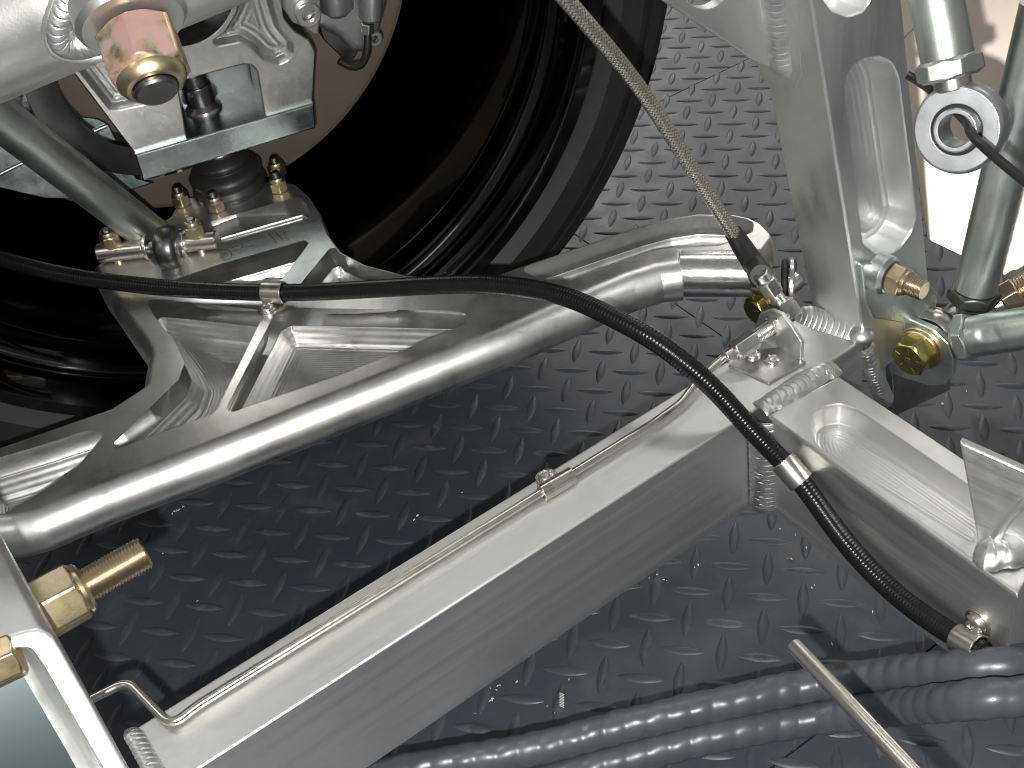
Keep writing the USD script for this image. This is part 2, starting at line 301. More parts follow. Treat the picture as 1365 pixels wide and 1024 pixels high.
def box(o, ex, ey, ez):
    """a box with one corner at o and the three edges given as vectors"""
    o, ex, ey, ez = (A_(q, float) for q in (o, ex, ey, ez)); v = A_([o + i * ex + j * ey + k * ez for k in (0, 1) for j in (0, 1) for i in (0, 1)])
    f = A_([[0, 2, 3, 1], [4, 5, 7, 6], [0, 1, 5, 4], [2, 6, 7, 3], [0, 4, 6, 2], [1, 3, 7, 5]])
    if np.cross(ex, ey) @ ez < 0: f = f[:, ::-1]
    return arr((v, f))
def rings_of(g):
    for q in ([g] if isinstance(g, Polygon) else list(getattr(g, 'geoms', []))):
        if isinstance(q, Polygon) and q.area > 1e-9: yield q
def dens(poly, step):
    def dn(c):
        c = A_(c)[:-1]; o = []
        for a, b in zip(c, np.roll(c, -1, 0)):
            k = max(1, int(math.ceil(np.linalg.norm(b - a) / step)))
            o += [a + (b - a) * i / k for i in range(k)]
        return o
    return Polygon(dn(poly.exterior.coords), [dn(i.coords) for i in poly.interiors])
def tri(poly):
    g = shapely.constrained_delaunay_triangles(poly)
    c = shapely.get_coordinates(g).reshape(-1, 4, 2)[:, :3]; v, inv = np.unique(c.reshape(-1, 2), axis=0, return_inverse=True); f = inv.reshape(-1, 3)
    a, b, d = v[f[:, 0]], v[f[:, 1]], v[f[:, 2]]; cr = (b - a)[:, 0] * (d - a)[:, 1] - (b - a)[:, 1] * (d - a)[:, 0]
    f[cr < 0] = f[cr < 0][:, ::-1]; return v, f[np.abs(cr) > 1e-14]
def densm(g, step): return unary_union([dens(q, step) for q in rings_of(g)])
class Relief:
    """a carved plate. Contours are insets of a polygon; every band between two contours is triangulated on its own, so edges stay crisp.
    Works in its own plane (x, y in metres, z out of it); 'tool' keeps each point's distance to the contour it was cut from."""
    def __init__(s, step=.004): s.V, s.F, s.T, s.n, s.step = [], [], [], 0, step
    def add(s, v2, f, z, t):
        s.V.append(np.column_stack([v2, z])); s.F.append(f + s.n); s.T.append(t); s.n += len(v2)
    def band(s, outer, inner, za, zb, ta, tb, flip=False):
        g = outer.difference(inner) if inner is not None else outer
        for q in rings_of(g):
            v, f = tri(q)
            if inner is None: z = np.full(len(v), za); t = np.full(len(v), ta)
            else:
                pts = shapely.points(v); ib = shapely.distance(pts, inner.boundary) < shapely.distance(pts, outer.boundary)
                z = np.where(ib, zb, za); t = np.where(ib, tb, ta)
            s.add(v, f[:, ::-1] if flip else f, z, t)
    def wall(s, poly, za, zb, t=0.0):
        for q in rings_of(poly):
            q = dens(q, s.step)
            for k, c in enumerate([q.exterior] + list(q.interiors)):
                c = A_(c.coords)[:-1]
                ccw = (np.roll(c, -1, 0)[:, 0] * c[:, 1] - np.roll(c, -1, 0)[:, 1] * c[:, 0]).sum() < 0
                if ccw != (k == 0): c = c[::-1]
                n = len(c); i = np.arange(n); j = (i + 1) % n
                f = np.vstack([np.stack([i, j, j + n], 1), np.stack([i, j + n, i + n], 1)])
                v = np.vstack([c, c]); z = np.r_[np.full(n, min(za, zb)), np.full(n, max(za, zb))]
                s.add(v, f, z, np.full(2 * n, t))
    def carve(s, poly, levels, floor_step=.003):
        """levels: (inset, z), going down into the pocket"""
        poly = dens(poly, s.step); prev, pz, pt = poly, levels[0][1], 0.0
        lv = list(levels); last = lv[-1]
        k = 1
        while poly.buffer(-(last[0] + k * floor_step)).area > 2e-7 and k < 60: lv.append((last[0] + k * floor_step, last[1])); k += 1
        for ins, z in lv[1:]:
            cur = densm(poly.buffer(-ins, quad_segs=6), s.step)
            if cur.area < 1e-8: break
            s.band(prev, cur, pz, z, pt, ins); prev, pz, pt = cur, z, ins
        s.band(prev, None, pz, pz, pt + .001, 0)
    def body(s, outer, levels, pockets, bottom, holes=(), inset=None):
        """levels: (inset, z) of the rim from the outside up to the flat top; pockets: (polygon, levels)"""
        outer = dens(outer, s.step); prev, pz = outer, levels[0][1]
        for ins, z in levels[1:]:
            cur = outer if ins == levels[0][0] else densm(inset(ins) if inset else outer.buffer(-ins, quad_segs=6), s.step)
            if ins == levels[0][0]: s.wall(outer, pz, z)
            else: s.band(prev, cur, pz, z, 0, 0)
            prev, pz = cur, z
        hs = unary_union([p for p, _ in pockets] + list(holes)) if (pockets or holes) else None
        top = prev.difference(hs) if hs is not None else prev
        for q in rings_of(top):
            v, f = tri(q); s.add(v, f, np.full(len(v), pz), np.zeros(len(v)))
        for p, lv in pockets: s.carve(p, lv)
        for h in holes: s.hole(h, bottom, pz)
    def hole(s, h, za, zb):
        c = A_(dens(h, s.step).exterior.coords)[:-1]
        if (np.roll(c, -1, 0)[:, 0] * c[:, 1] - np.roll(c, -1, 0)[:, 1] * c[:, 0]).sum() < 0: c = c[::-1]
        n = len(c); i = np.arange(n); j = (i + 1) % n
        s.add(np.vstack([c, c]), np.vstack([np.stack([i, j, j + n], 1), np.stack([i, j + n, i + n], 1)]), np.r_[np.full(n, za), np.full(n, zb)], np.zeros(2 * n))
    def under(s, outer, levels, holes=(), inset=None):
        """the lower side: levels go from the widest contour down to the flat bottom"""
        outer = dens(outer, s.step); prev, pz = outer, levels[0][1]
        for ins, z in levels[1:]:
            if ins == levels[0][0]: s.wall(outer, z, pz)
            else:
                cur = densm(inset(ins) if inset else outer.buffer(-ins, quad_segs=6), s.step); s.band(prev, cur, pz, z, 0, 0, True); prev = cur
            pz = z
        g = prev.difference(unary_union(list(holes))) if holes else prev
        for q in rings_of(g):
            v, f = tri(q); s.add(v, f[:, ::-1], np.full(len(v), pz), np.zeros(len(v)))
    def done(s, o, ex, ey, ez):
        v = np.vstack(s.V); f = np.vstack(s.F); t = np.concatenate(s.T)
        key = np.round(v * 1e6).astype(np.int64); _, ix, inv = np.unique(key, axis=0, return_index=True, return_inverse=True); inv = inv.ravel()
        v, t, f = v[ix], t[ix], inv[f]; f = f[(f[:, 0] != f[:, 1]) & (f[:, 1] != f[:, 2]) & (f[:, 0] != f[:, 2])]
        return A_(o) + v[:, :1] * ex + v[:, 1:2] * ey + v[:, 2:] * ez, f, t
class Plane:
    """a working plane at p0; uv() takes a photo pixel to the plane's coordinates"""
    def __init__(s, p0, nr, x): B = basis(nr, x); s.o, s.x, s.y, s.n = A_(p0, float), B[:, 0], B[:, 1], B[:, 2]
    def uv(s, u, v, lift=0.0): q = Q(u, v, s.o + lift * s.n, s.n) - s.o; return (q @ s.x, q @ s.y)
    def poly(s, pts, rad=0.0, lift=0.0, grow=0.0):
        g = Polygon([s.uv(a, b, lift) for a, b in pts]).buffer(0)
        if grow: g = g.buffer(grow)
        if rad: g = g.buffer(-rad, quad_segs=8).buffer(2 * rad, quad_segs=8).buffer(-rad, quad_segs=8)
        return max(rings_of(g), key=lambda q: q.area).simplify(.00008)
    def at(s, p, z=0.0): return s.o + p[0] * s.x + p[1] * s.y + z * s.n
    def done(s, r): return r.done(s.o, s.x, s.y, s.n)
def plate(pl, poly, t, ch=.0008, holes=()):
    """a flat plate lying below the plane by t, its edges broken"""
    r = Relief(.006); r.body(poly, [(0, -ch), (ch, 0)], [], -t, holes); r.under(poly, [(0, -ch), (0, -t)], holes)
    v, f, _ = pl.done(r); return v, f
def weld(path, nrm, w, h, pitch=.0042, n=None, seed=0, curve=.5, across=16, wob=.0004, amp=1.0):
    """a row of overlapping puddles along a path; nrm is the way up at every point"""
    path = A_(path, float); L = np.linalg.norm(np.diff(path, axis=0), axis=1).sum(); n = n or int(L / pitch * 14) + 8
    s0 = np.r_[0, np.cumsum(np.linalg.norm(np.diff(path, axis=0), axis=1))]; s = np.linspace(0, L, n); p = np.stack([np.interp(s, s0, path[:, k]) for k in range(3)], 1)
    t = np.gradient(p, axis=0); t /= np.linalg.norm(t, axis=1, keepdims=True); nr = A_(nrm, float)
    nr = np.broadcast_to(nr, (n, 3)) if nr.ndim == 1 else np.stack([np.interp(s, np.linspace(0, L, len(nr)), nr[:, k]) for k in range(3)], 1)
    nr = nr - t * (nr * t).sum(1, keepdims=True); nr /= np.linalg.norm(nr, axis=1, keepdims=True); b = np.cross(t, nr)
    u = np.linspace(-1, 1, across); S, U = np.meshgrid(s, u, indexing='ij'); rg = np.random.default_rng(seed); ph0 = np.interp(s, np.linspace(0, L, 9), rg.normal(0, .18, 9))
    ph = S / pitch + ph0[:, None] + curve * U ** 2 * 2.6
    end = np.clip(np.minimum(S + w * .15, L - S + w * .15) / (w * .5), 0, 1) ** .5; prof = np.clip(1 - U ** 2, 0, 1) ** .72
    wd = w * .5 * (1 + .02 * np.sin(2 * np.pi * ph)) * (.35 + .65 * end) + wob * (meshkit.noise(np.stack([S / .006, U * 0 + seed, U * 0], -1)) - .5)
    hh = h * end * prof * (.97 + amp * .055 * (ph % 1) - amp * .065 * np.exp(-(np.minimum(ph % 1, 1 - ph % 1) / .09) ** 2)) - h * .12
    v = p[:, None] + b[:, None] * (U * wd)[..., None] + nr[:, None] * hh[..., None]
    i, j = np.meshgrid(np.arange(n - 1), np.arange(across - 1), indexing='ij'); q = np.stack([i * across + j, (i + 1) * across + j, (i + 1) * across + j + 1, i * across + j + 1], -1).reshape(-1, 4)
    v, f = v.reshape(-1, 3), np.vstack([q[:, [0, 1, 2]], q[:, [0, 2, 3]]])
    if np.cross(v[f[0, 1]] - v[f[0, 0]], v[f[0, 2]] - v[f[0, 0]]) @ nr[0] < 0: f = f[:, ::-1]
    return v, f

# ================================================================== THE SETTING: tread-plate floor
floor = thing('floor', 'grey vinyl tread plate floor tiles under the chassis', 'floor', (0, 1, 0), kind='structure')
LA = math.radians(-19.33); E1 = A_([math.cos(LA), math.sin(LA), 0]); E2 = A_([-math.sin(LA), math.cos(LA), 0]); LS = .0366 * H
def lat(i, j): return (i - 15.603) * LS * E1 + (j + 25.783) * LS * E2
def lug_mesh(L=.0335, W=.0082, h=.0014, nu=14, nv=7):
    u = np.linspace(-1, 1, nu); w = np.linspace(-1, 1, nv); U, Wv = np.meshgrid(u, w, indexing='ij')
    half = W / 2 * (1 - np.abs(U) ** 1.9) ** .9; x = U * L / 2; y = Wv * half; z = h * np.clip(1 - np.abs(U) ** 2.6, 0, 1) * np.clip(1 - np.abs(Wv) ** 2.2, 0, 1)
    i, j = np.meshgrid(np.arange(nu - 1), np.arange(nv - 1), indexing='ij'); q = np.stack([i * nv + j, (i + 1) * nv + j, (i + 1) * nv + j + 1, i * nv + j + 1], -1).reshape(-1, 4)
    return np.stack([x, y, z], -1).reshape(-1, 3), np.vstack([q[:, [0, 1, 2]], q[:, [0, 2, 3]]])
lv, lf = lug_mesh()
# tiles: their joints run through three seams seen in the photo
sa, sb = P(839, 155, 0), P(988, 83, 0); sc, sd = P(900, 405, 0), P(968, 456, 0); se, sf = P(1030, 1022, 0), P(1091, 983, 0)
TA = unit(sb - sa); TB = A_([-TA[1], TA[0], 0])
ua = [float(sa @ TB), float(se @ TB)]; ub = float(sc @ TA)
step_t = abs(ua[0] - ua[1]); step_t = max(step_t, .3)
xs = [ub + k * step_t for k in range(-9, 10)]; ys = [ua[0] + k * step_t for k in range(-9, 10)]
gap = .0007
slab = box(A_([-6, -5, -.012]), (12, 0, 0), (0, 12, 0), (0, 0, .006)); part(floor, 'subfloor', slab, 'seam', smooth=False)
far_tiles = []
for a in range(len(xs) - 1):
    for b in range(len(ys) - 1):
        o = TA * (xs[a] + gap) + TB * (ys[b] + gap); ex, ey = TA * (xs[a + 1] - xs[a] - 2 * gap), TB * (ys[b + 1] - ys[b] - 2 * gap)
        m = box(o + A_([0, 0, -.004]), ex, ey, A_([0, 0, .004]))
        c = o + (ex + ey) / 2; q = px(c) if (c - EYE) @ FW > .2 else A_([-9e3, 0])
        if -500 < q[0] < 1900 and -500 < q[1] < 1500: part(floor, 'tile', m, 'floor', smooth=False)
        else: far_tiles.append(m)
part(floor, 'outer_tiles', join(*far_tiles), 'floor', smooth=False, kind='stuff')
spots = []
for i in range(-70, 90):
    for j in range(-60, 70):
        c = lat(i, j)
        if (c - EYE) @ FW < .25 or abs(c[0]) > 1.7 or c[1] > 2.6: continue
        q = px(c)
        if -250 < q[0] < 1615 and -200 < q[1] < 1250:
            inside = 0 <= q[0] <= 1365 and 0 <= q[1] <= 1024
            spots.append((0 if inside else 1, (c - EYE) @ FW, i, j, c))
spots.sort(key=lambda t: t[:4])
rest = []
for k, (out, _, i, j, c) in enumerate(spots):
    a, b = (E1, E2) if (i + j) % 2 == 0 else (E2, -E1)
    m = (c + lv[:, :1] * a + lv[:, 1:2] * b + lv[:, 2:] * UPV - A_([0, 0, .0001]), lf)
    if not out and k < 300: part(floor, 'tread_lug', m, 'lug', smooth=True)
    else: rest.append(m)
part(floor, 'tread_lugs', join(*rest), 'lug', smooth=True, kind='stuff')

# ================================================================== WHEEL behind the suspension
WM = unit(A_([-.2533, .9672, .0211])); WD = unit(A_([WM[1], -WM[0], 0]))     # WM: outboard, along the axle
WC = EYE + A_([-.1631, .7515, -.3214]); WS = 1.052
wheel = thing('rear_wheel', 'large black wheel and tyre standing behind the polished control arm', 'wheel', WC * A_([1, 1, 0]))
tp = [(.262, .006), (.272, -.004), (.285, -.013), (.300, -.014), (.318, -.004), (.332, .012), (.345, .034), (.353, .052), (.3565, .070), (.357, .16), (.357, .30), (.353, .325), (.33, .37), (.30, .39), (.262, .375), (.262, .006)]
tyre = part(wheel, 'tyre', lathe([(r * WS, h) for r, h in tp], WC, WM, 160), 'tyre', smooth=25)
for rr, hh in ((.3085, -.0105), (.3265, .0045)):
    part(tyre, 'sidewall_rib', lathe([(WS * rr - .0012, hh - .0005), (WS * rr - .0006, hh - .0022), (WS * rr + .0006, hh - .0016), (WS * rr + .0012, hh + .0006)], WC, WM, 160), 'tyre', smooth=40)
rp = [(.268, .012), (.2735, .004), (.274, -.008), (.270, -.0135), (.262, -.0125), (.2575, -.004), (.2555, .010), (.2530, .013), (.2510, .0125), (.2475, .010), (.2435, .013), (.2405, .022), (.2390, .036), (.2385, .0365), (.2380, .040), (.236, .08), (.233, .13), (.228, .20), (.226, .30)]
part(wheel, 'reflection_disc', lathe([(a * WS, h + .022) for a, h in [(.186, .126), (.184, .1205), (.180, .1195), (.15, .124), (.09, .130), (.05, .131), (1e-5, .131)]], WC, WM, 160), 'brown_reflection', smooth=50)  # added disc; its brown colour stands in for a reflection inside the barrel
part(wheel, 'rim', lathe([(a * WS, h) for a, h in rp + [(.2, .302), (.05, .303), (1e-5, .303)]], WC, WM, 200), 'rim', smooth=40)

# ================================================================== CHASSIS FRAME
ZT, ZB = .200, .121
OF = P(450, 803, ZT); OF = OF - NL * ((OF - P(746, 620, ZT)) @ NL) * .5        # a point of the rail's far top edge
WR = .0428                                                                     # rail width
Qn = P(1152, 452, ZT); AE = float((Qn - OF) @ DL)                               # the rail's right end
AL = float((P(176, 985, ZT) - OF) @ DL)                                         # its left end, at the machined block
def L3(a, b, z): return OF + a * DL + b * NL + UPV * (z - OF[2])
chassis = thing('chassis_frame', 'welded aluminium chassis frame: long lower rail, branching cross tube and leaning post', 'chassis frame', L3(AE, 0, 0))
def rbox(sec, r, o, ex, ey, ez, L, steps=5):
    """a box tube: rounded rectangle (w,h) in ex, ey swept along ez"""
    w, h = sec; g = Polygon([(0, 0), (w, 0), (w, h), (0, h)]).buffer(-r).buffer(r, quad_segs=steps)
    v, f = arr(trimesh.creation.extrude_polygon(g, L, engine='earcut')); return o + v[:, :1] * ex + v[:, 1:2] * ey + v[:, 2:] * ez, f
v, f = rbox((WR, ZT - ZB), .0016, L3(AL, 0, ZB), NL, UPV, DL, AE - AL); f = f[:, ::-1]
part(chassis, 'lower_rail', (v, f), 'rail')
# cross tube: its top face carries a long milled slot
PT = Plane(P(1121, 504, ZT + .001), UPV, NL)
ctop = [PT.uv(1018, 545), PT.uv(1118, 497), PT.uv(1420, 704), PT.uv(1357, 795)]
CP = Polygon([PT.uv(1016, 547), PT.uv(1121, 500), PT.uv(1290, 614), PT.uv(1415, 700), PT.uv(1363, 797)]).buffer(-.0001)
ro = [PT.uv(a, b) for a, b in [(1022, 552), (1118, 499), (1290, 613), (1412, 694), (1358, 795)]]
CP = Polygon(ro)
slot = PT.poly([(1079, 568), (1081, 552), (1095, 541), (1120, 537), (1143, 545), (1330, 672), (1345, 700), (1318, 722), (1290, 722), (1105, 606), (1086, 590)], .006)
r = Relief(.004)
lvl = [(0.0, 0.0), (.0012, -.002), (.0022, -.010), (.0034, -.0125), (.0055, -.0138)]
r.body(CP, [(0, -.0032), (.0004, -.0018), (.0012, -.0006), (.0026, 0)], [(slot, lvl)], -.08)
r.under(CP, [(0, -.0032), (0, ZB - ZT - .001), (.0012, ZB - ZT - .002)])
v, f, t = PT.done(r); part(chassis, 'cross_tube', (v, f), 'cross', tool=t)
CC = [PT.at(q) for q in ro]; BD = unit(CC[4] - CC[0]); BN = unit(np.cross(UPV, BD)); BN = BN if BN @ (EYE - CC[0]) > 0 else -BN   # its near-left face
# the post
S_ = Qn
rr_ = ray(1081, 0); A2 = np.stack([UPV, DL, -rr_], 1); tz, tk, _ = np.linalg.solve(A2, EYE - S_); PD = unit(UPV * tz + DL * tk)      # lean of the post, in the plane of the frame
PFn = NL; PX = unit(DL - PD * (DL @ PD))
PF = Plane(S_, PFn, PX)                                                         # right-hand (front) face, x to the right
ub_, ut_ = PF.uv(1152, 452), PF.uv(1072, -60)
wpost = .5 * (PF.uv(1243, 364)[0] - PF.uv(1139, 364)[0] + PF.uv(1197, 2)[0] - PF.uv(1081, 2)[0])
ptop = PF.uv(1060, -120)[1]
face = Polygon([(0, -.04), (wpost, -.04), (wpost, ptop), (0, ptop)])
s1 = PF.poly([(1172, 74), (1190, 82), (1199, 102), (1222, 286), (1216, 310), (1200, 332), (1182, 343), (1166, 338), (1150, 326), (1124, 110), (1135, 88), (1152, 77)], .008)
s2 = PF.poly([(1095, -2), (1108, 16), (1130, 24), (1150, 18), (1164, -2), (1150, -90), (1080, -90)], .006)
r = Relief(.005)
pl_ = [(0, 0), (.0010, -.0015), (.0022, -.012), (.0036, -.0170), (.0065, -.0190)]
r.body(face, [(0, -.0012), (.0012, 0)], [(s1, pl_), (s2, pl_)], -WR)
r.under(face, [(0, -.0012), (0, -WR + .001), (.001, -WR)])
v, f, t = PF.done(r); part(chassis, 'upright_post', (v, f), 'post', tool=t)
# gusset plate with its hole, welded to the post's left face
PG = Plane(S_ - NL * WR * .74 - PX * .0, NL, PX)
gp = PG.poly([(860, -20), (885, 0), (1008, 82), (1036, 94), (1031, -60), (860, -90)])
hole = PG.poly([(940 + 27 * math.cos(t), -10 + 22 * math.sin(t)) for t in np.linspace(0, 2 * math.pi, 28)[:-1]])
part(chassis, 'gusset_plate', plate(PG, gp, .006, holes=[hole]), 'cross')
LF = -PX                                                                       # the post's left face looks this way
def onface(u, v, lift=0.0): return Q(u, v, S_ + LF * (lift + .0002), LF)
halo = [onface(a, b) for a, b in [(1017, -40), (1016, 60), (1014, 92), (1022, 116), (1042, 124), (1060, 118), (1068, 100), (1064, 40), (1058, -40)]]
PLf = Plane(S_ + LF * .0003, LF, PD)
hp = PLf.poly([(1015, -40), (1011, 60), (1011, 92), (1022, 116), (1042, 124), (1060, 118), (1068, 100), (1064, 40), (1058, -40)], .003)
part(chassis, 'etched_zone', plate(PLf, hp, .0002, .00008), 'soot')
part(chassis, 'weld_bead', weld([onface(1030, -60), onface(1036, 10), onface(1040, 60), onface(1046, 100)], unit(LF + NL * .45),   .0185, .0050, .0042, seed=3, curve=.42), 'weld')
# joint welds
part(chassis, 'weld_bead', weld([P(1062, 424, ZT), P(1105, 438, ZT), P(1148, 451, ZT)], unit(UPV + LF * .8), .0205, .0040, .0036, amp=.8, seed=5, curve=.42), 'weld')
v, f = arr(trimesh.creation.icosphere(3, 1.0)); k = P(1149, 447, ZT + .003); v = k + v * .0075 * A_([1, 1, .75]); part(chassis, 'weld_bead', (v, f), 'weld', smooth=True, label='shiny round weld puddle at the rail corner')
we = [Q(a, b, L3(AE - .004, WR, ZT), NL) for a, b in [(1155, 462), (1163, 490), (1172, 515), (1184, 540)]]
part(chassis, 'weld_bead', weld(we, unit(NL - DL * .15 + UPV * .3), .0135, .0040, .0034, amp=1.6, seed=6, curve=.42), 'weld')
part(chassis, 'weld_bead', weld([P(1012, 545, ZT), P(1055, 522, ZT), P(1090, 499, ZT), P(1114, 488, ZT)], UPV, .0165, .0040, .0046, amp=1.6, seed=7, curve=.42, wob=.003), 'weld')
c0 = CC[0]; wv = [c0 + UPV * z + (NL + -DL * 1.0) * .001 for z in (-.004, -.03, -.06, -.082)]
part(chassis, 'weld_bead', weld(wv, unit(NL - DL), .0215, .0048, .0040, amp=1.2, seed=8, curve=.42), 'weld')
# end plate hanging below the post
PE = Plane(L3(AE + .004, WR * .5, ZT), NL, DL)
ep = PE.poly([(1176, 425), (1190, 500), (1192, 556), (1268, 520), (1268, 470), (1240, 430)])
part(chassis, 'end_plate', plate(PE, ep, .006), 'upright')
# gusset standing on the end of the cross tube
g0, g1 = P(1303, 722, ZT + .001), P(1352, 752, ZT + .001)
PB = Plane(g0, axis_seen(1310, 650, -.25, .35, 58), (g1 - g0))
bp_ = PB.poly([(1279, 589), (1420, 652), (1420, 780), (1345, 748), (1303, 721)])
part(chassis, 'end_gusset', plate(PB, bp_, .005), 'cross')
tb = [Q(a, b, PB.o + PB.n * .002, PB.n) for a, b in [(1322, 737), (1334, 706), (1356, 678), (1390, 655)]]
v, f = tube(spline(tb, 24), .0028, 10); part(chassis, 'gusset_lip', (v, f), 'cross', smooth=True)
part(chassis, 'weld_bead', weld([P(1300, 735, ZT + .003), P(1322, 738, ZT + .005), P(1345, 735, ZT + .006), P(1385, 712, ZT + .006)], unit(UPV + NL * .4), .019, .0050, .008, seed=9, curve=.3, wob=.004), 'weld')

# ================================================================== LOWER CONTROL ARM (billet)
ZA, RB = .200, .0155; ZF = ZA + RB
arm = thing('lower_control_arm', 'polished billet aluminium lower control arm with milled triangular pockets', 'control arm', P(420, 480, 0))
PA = Plane(P(420, 480, ZA), UPV, (1, 0, 0)); PFl = Plane(P(420, 480, ZF), UPV, (1, 0, 0)); PFl.o = PA.o + UPV * RB
o2 = lambda pts: [PA.uv(a, b) for a, b in pts]
of = lambda pts: [PFl.uv(a, b) for a, b in pts]       # far edges are seen at the height of the flat top
out = o2([(-60, 770), (0, 735), (25, 734), (60, 724), (100, 707), (150, 686), (300, 629), (480, 556), (600, 508), (700, 468), (800, 423), (850, 402), (885, 391), (911, 388), (1000, 386), (1028, 346)])
out += of([(1036, 328), (1030, 310), (1016, 296), (1000, 288), (980, 284), (930, 283), (890, 289), (850, 300), (720, 344), (660, 365), (610, 369), (545, 365), (490, 351), (458, 334), (441, 312), (427, 280), (414, 260), (396, 244), (372, 240), (300, 244), (246, 265), (222, 285), (192, 305), (156, 328), (134, 343)])
out += o2([(127, 376), (141, 405), (170, 447), (197, 487), (201, 499)])
out += of([(184, 512), (144, 538), (60, 567), (0, 588), (-60, 611)])
OUT = Polygon(out).buffer(0)
OUT = OUT.buffer(-.006, quad_segs=8).buffer(.012, quad_segs=8).buffer(-.006, quad_segs=8).simplify(.00012)
OUT = OUT.difference(Polygon(o2([(911, 420), (911, 361), (1002, 361), (1060, 361), (1060, 420)])))
pk = lambda pts, rad=.004: PFl.poly(pts, rad)
deep = [(0, 0), (.0005, -.0003), (.0048, -.0100), (.0066, -.0124), (.0090, -.0138), (.0120, -.0143)]
shal = [(0, 0), (.0008, -.0006), (.0030, -.0030), (.0060, -.0052), (.0085, -.0058)]
POCK = [
    (pk([(278, 296), (398, 262), (409, 272), (413, 292), (296, 324), (285, 312)], .003), shal),
    (pk([(222, 376), (300, 350), (405, 320), (412, 324), (380, 368), (366, 381), (300, 381)], .0025), deep),
    (pk([(396, 384), (440, 330), (462, 333), (485, 347), (520, 362), (556, 371), (540, 378), (460, 384)], .003), deep),
    (pk([(194, 400), (212, 399), (346, 413), (352, 419), (290, 545), (282, 553), (155, 599), (148, 594), (190, 553), (238, 506), (246, 484), (236, 462), (205, 420)], .003), deep),
    (pk([(380, 410), (600, 414), (621, 418), (621, 432), (470, 494), (312, 549), (302, 548), (304, 538), (366, 418)], .003), deep),
    (pk([(697, 362), (703, 351), (790, 323), (870, 298), (905, 288), (945, 284), (985, 287), (1005, 297), (1004, 309), (985, 318), (960, 328), (900, 330), (870, 334), (820, 352), (760, 374), (720, 372)], .004), deep),
    (pk([(-40, 622), (60, 592), (118, 573), (136, 575), (136, 584), (104, 622), (60, 652), (0, 688), (-40, 700)], .003), deep),
]
lim = OUT.buffer(-RB * .62)
POCK = [(max(rings_of(p.intersection(OUT.buffer(-.0036))), key=lambda q: q.area), l) for p, l in POCK]
th = np.linspace(0, math.pi / 2, 11); RI = .0148
NEAR = Polygon(o2([(-260, 862), (-60, 770), (0, 735), (25, 734), (60, 724), (100, 707), (150, 686), (300, 629), (480, 556), (600, 508), (700, 468), (800, 423), (850, 402), (885, 391), (911, 388), (1000, 386), (1300, 379)]) + [(2, 3), (-2, 3)]).buffer(0)
LEFT = Polygon(of([(222, 285), (192, 305), (156, 328), (134, 343)]) + o2([(127, 376), (141, 405), (170, 447), (197, 487), (201, 499)]) + of([(184, 512), (144, 538), (60, 567), (0, 588), (-60, 611), (-260, 686)]) + [(-2, -2), (2, -2), (2, 3), (of([(222, 285)])[0][0], 3)]).buffer(0).buffer(-.006, quad_segs=8).buffer(.006, quad_segs=8)
def arm_inset(i): return max(rings_of(NEAR.buffer(-i, quad_segs=8).intersection(LEFT.buffer(-i * .6, quad_segs=8)).intersection(OUT.buffer(-i * .20, quad_segs=6))), key=lambda g: g.area)
# the flat top starts inside the rounded edge; the rounding stops where a pocket opens
r = Relief(.004)
r.body(OUT, [(RI * (1 - math.cos(t)), RB * math.sin(t)) for t in th], [(p.intersection(arm_inset(RI + .0004)).buffer(0), l) for p, l in POCK], 0, inset=arm_inset)
r.under(OUT, [(RI * (1 - math.cos(t)), -RB * math.sin(t)) for t in th], inset=arm_inset)
v, f, t = r.done(PA.o, PA.x, PA.y, PA.n); billet = part(arm, 'billet_body', (v, f), 'arm', smooth=40, tool=t)
# turned sleeve at the right-hand pivot
sl0, sl1 = P(908, 364, ZA), P(1003, 364, ZA); part(arm, 'pivot_sleeve', rod(sl0, sl1, RB + .0004, 64), 'bright')
part(arm, 'bush_flange', rod(P(1003, 364, ZA), P(1012, 364, ZA), RB * .62, 32), 'dark')
# engraving on the flat strip between the pockets
def stroke(pts, w=.0008):
    g = LineString([PFl.uv(a, b) for a, b in pts]).buffer(w / 2, cap_style='flat'); v, f = tri(g); return PA.o + v[:, :1] * PA.x + v[:, 1:2] * PA.y + UPV * (RB + .00012), f
eng = [[(300 + 9 * math.cos(t), 340 + 7 * math.sin(t)) for t in np.linspace(-2.2, 1.9, 14)], [(308, 331), (318, 328)], [(310, 335), (321, 332)], [(322, 324), (324, 331)], [(325, 323), (352, 316)], [(327, 330), (340, 327)], [(358, 311), (369, 324)], [(366, 308), (377, 321)], [(378, 308), (380, 313)], [(381, 317), (385, 320)], [(405, 299), (430, 290)]]
part(billet, 'engraving', join(*[stroke(e) for e in eng if len(e) > 1]), 'ink', smooth=False)

# ================================================================== UPRIGHT, BALL JOINT AND WHAT HANGS AROUND THE HUB
BJ = P(307, 249, ZF); BJ0 = P(308, 258, ZF); IN = -WM
P0 = Plane(BJ0 + IN * .028, IN, (1, 0, 0)); P1 = Plane(BJ0 + IN * .0235, IN, (1, 0, 0))
upr = thing('wheel_upright', 'machined aluminium wheel upright with notch and lobed pockets on a thick zinc bar', 'upright', BJ + UPV * .03)
bar = P0.poly([(180, 207), (418, 138), (421, 171), (191, 242)])
part(upr, 'zinc_bar', plate(P0, bar, .056, .001), 'zincd')
up_ = P1.poly([(86, 82), (181, 207), (250, 187), (239, 124), (241, 114), (250, 106), (325, 86), (336, 87), (343, 96), (353, 157), (417, 138), (421, 70), (413, 54), (394, 42), (379, 24), (374, -20), (300, -80), (60, -40)], .0012)
lob = P1.poly([(247, 72), (287, 64), (322, 57), (336, 66), (350, 81), (371, 88), (384, 82), (392, 72), (391, 57), (374, 37), (365, 7), (360, -40), (316, -40), (313, 12), (300, 42), (272, 58)], .004)
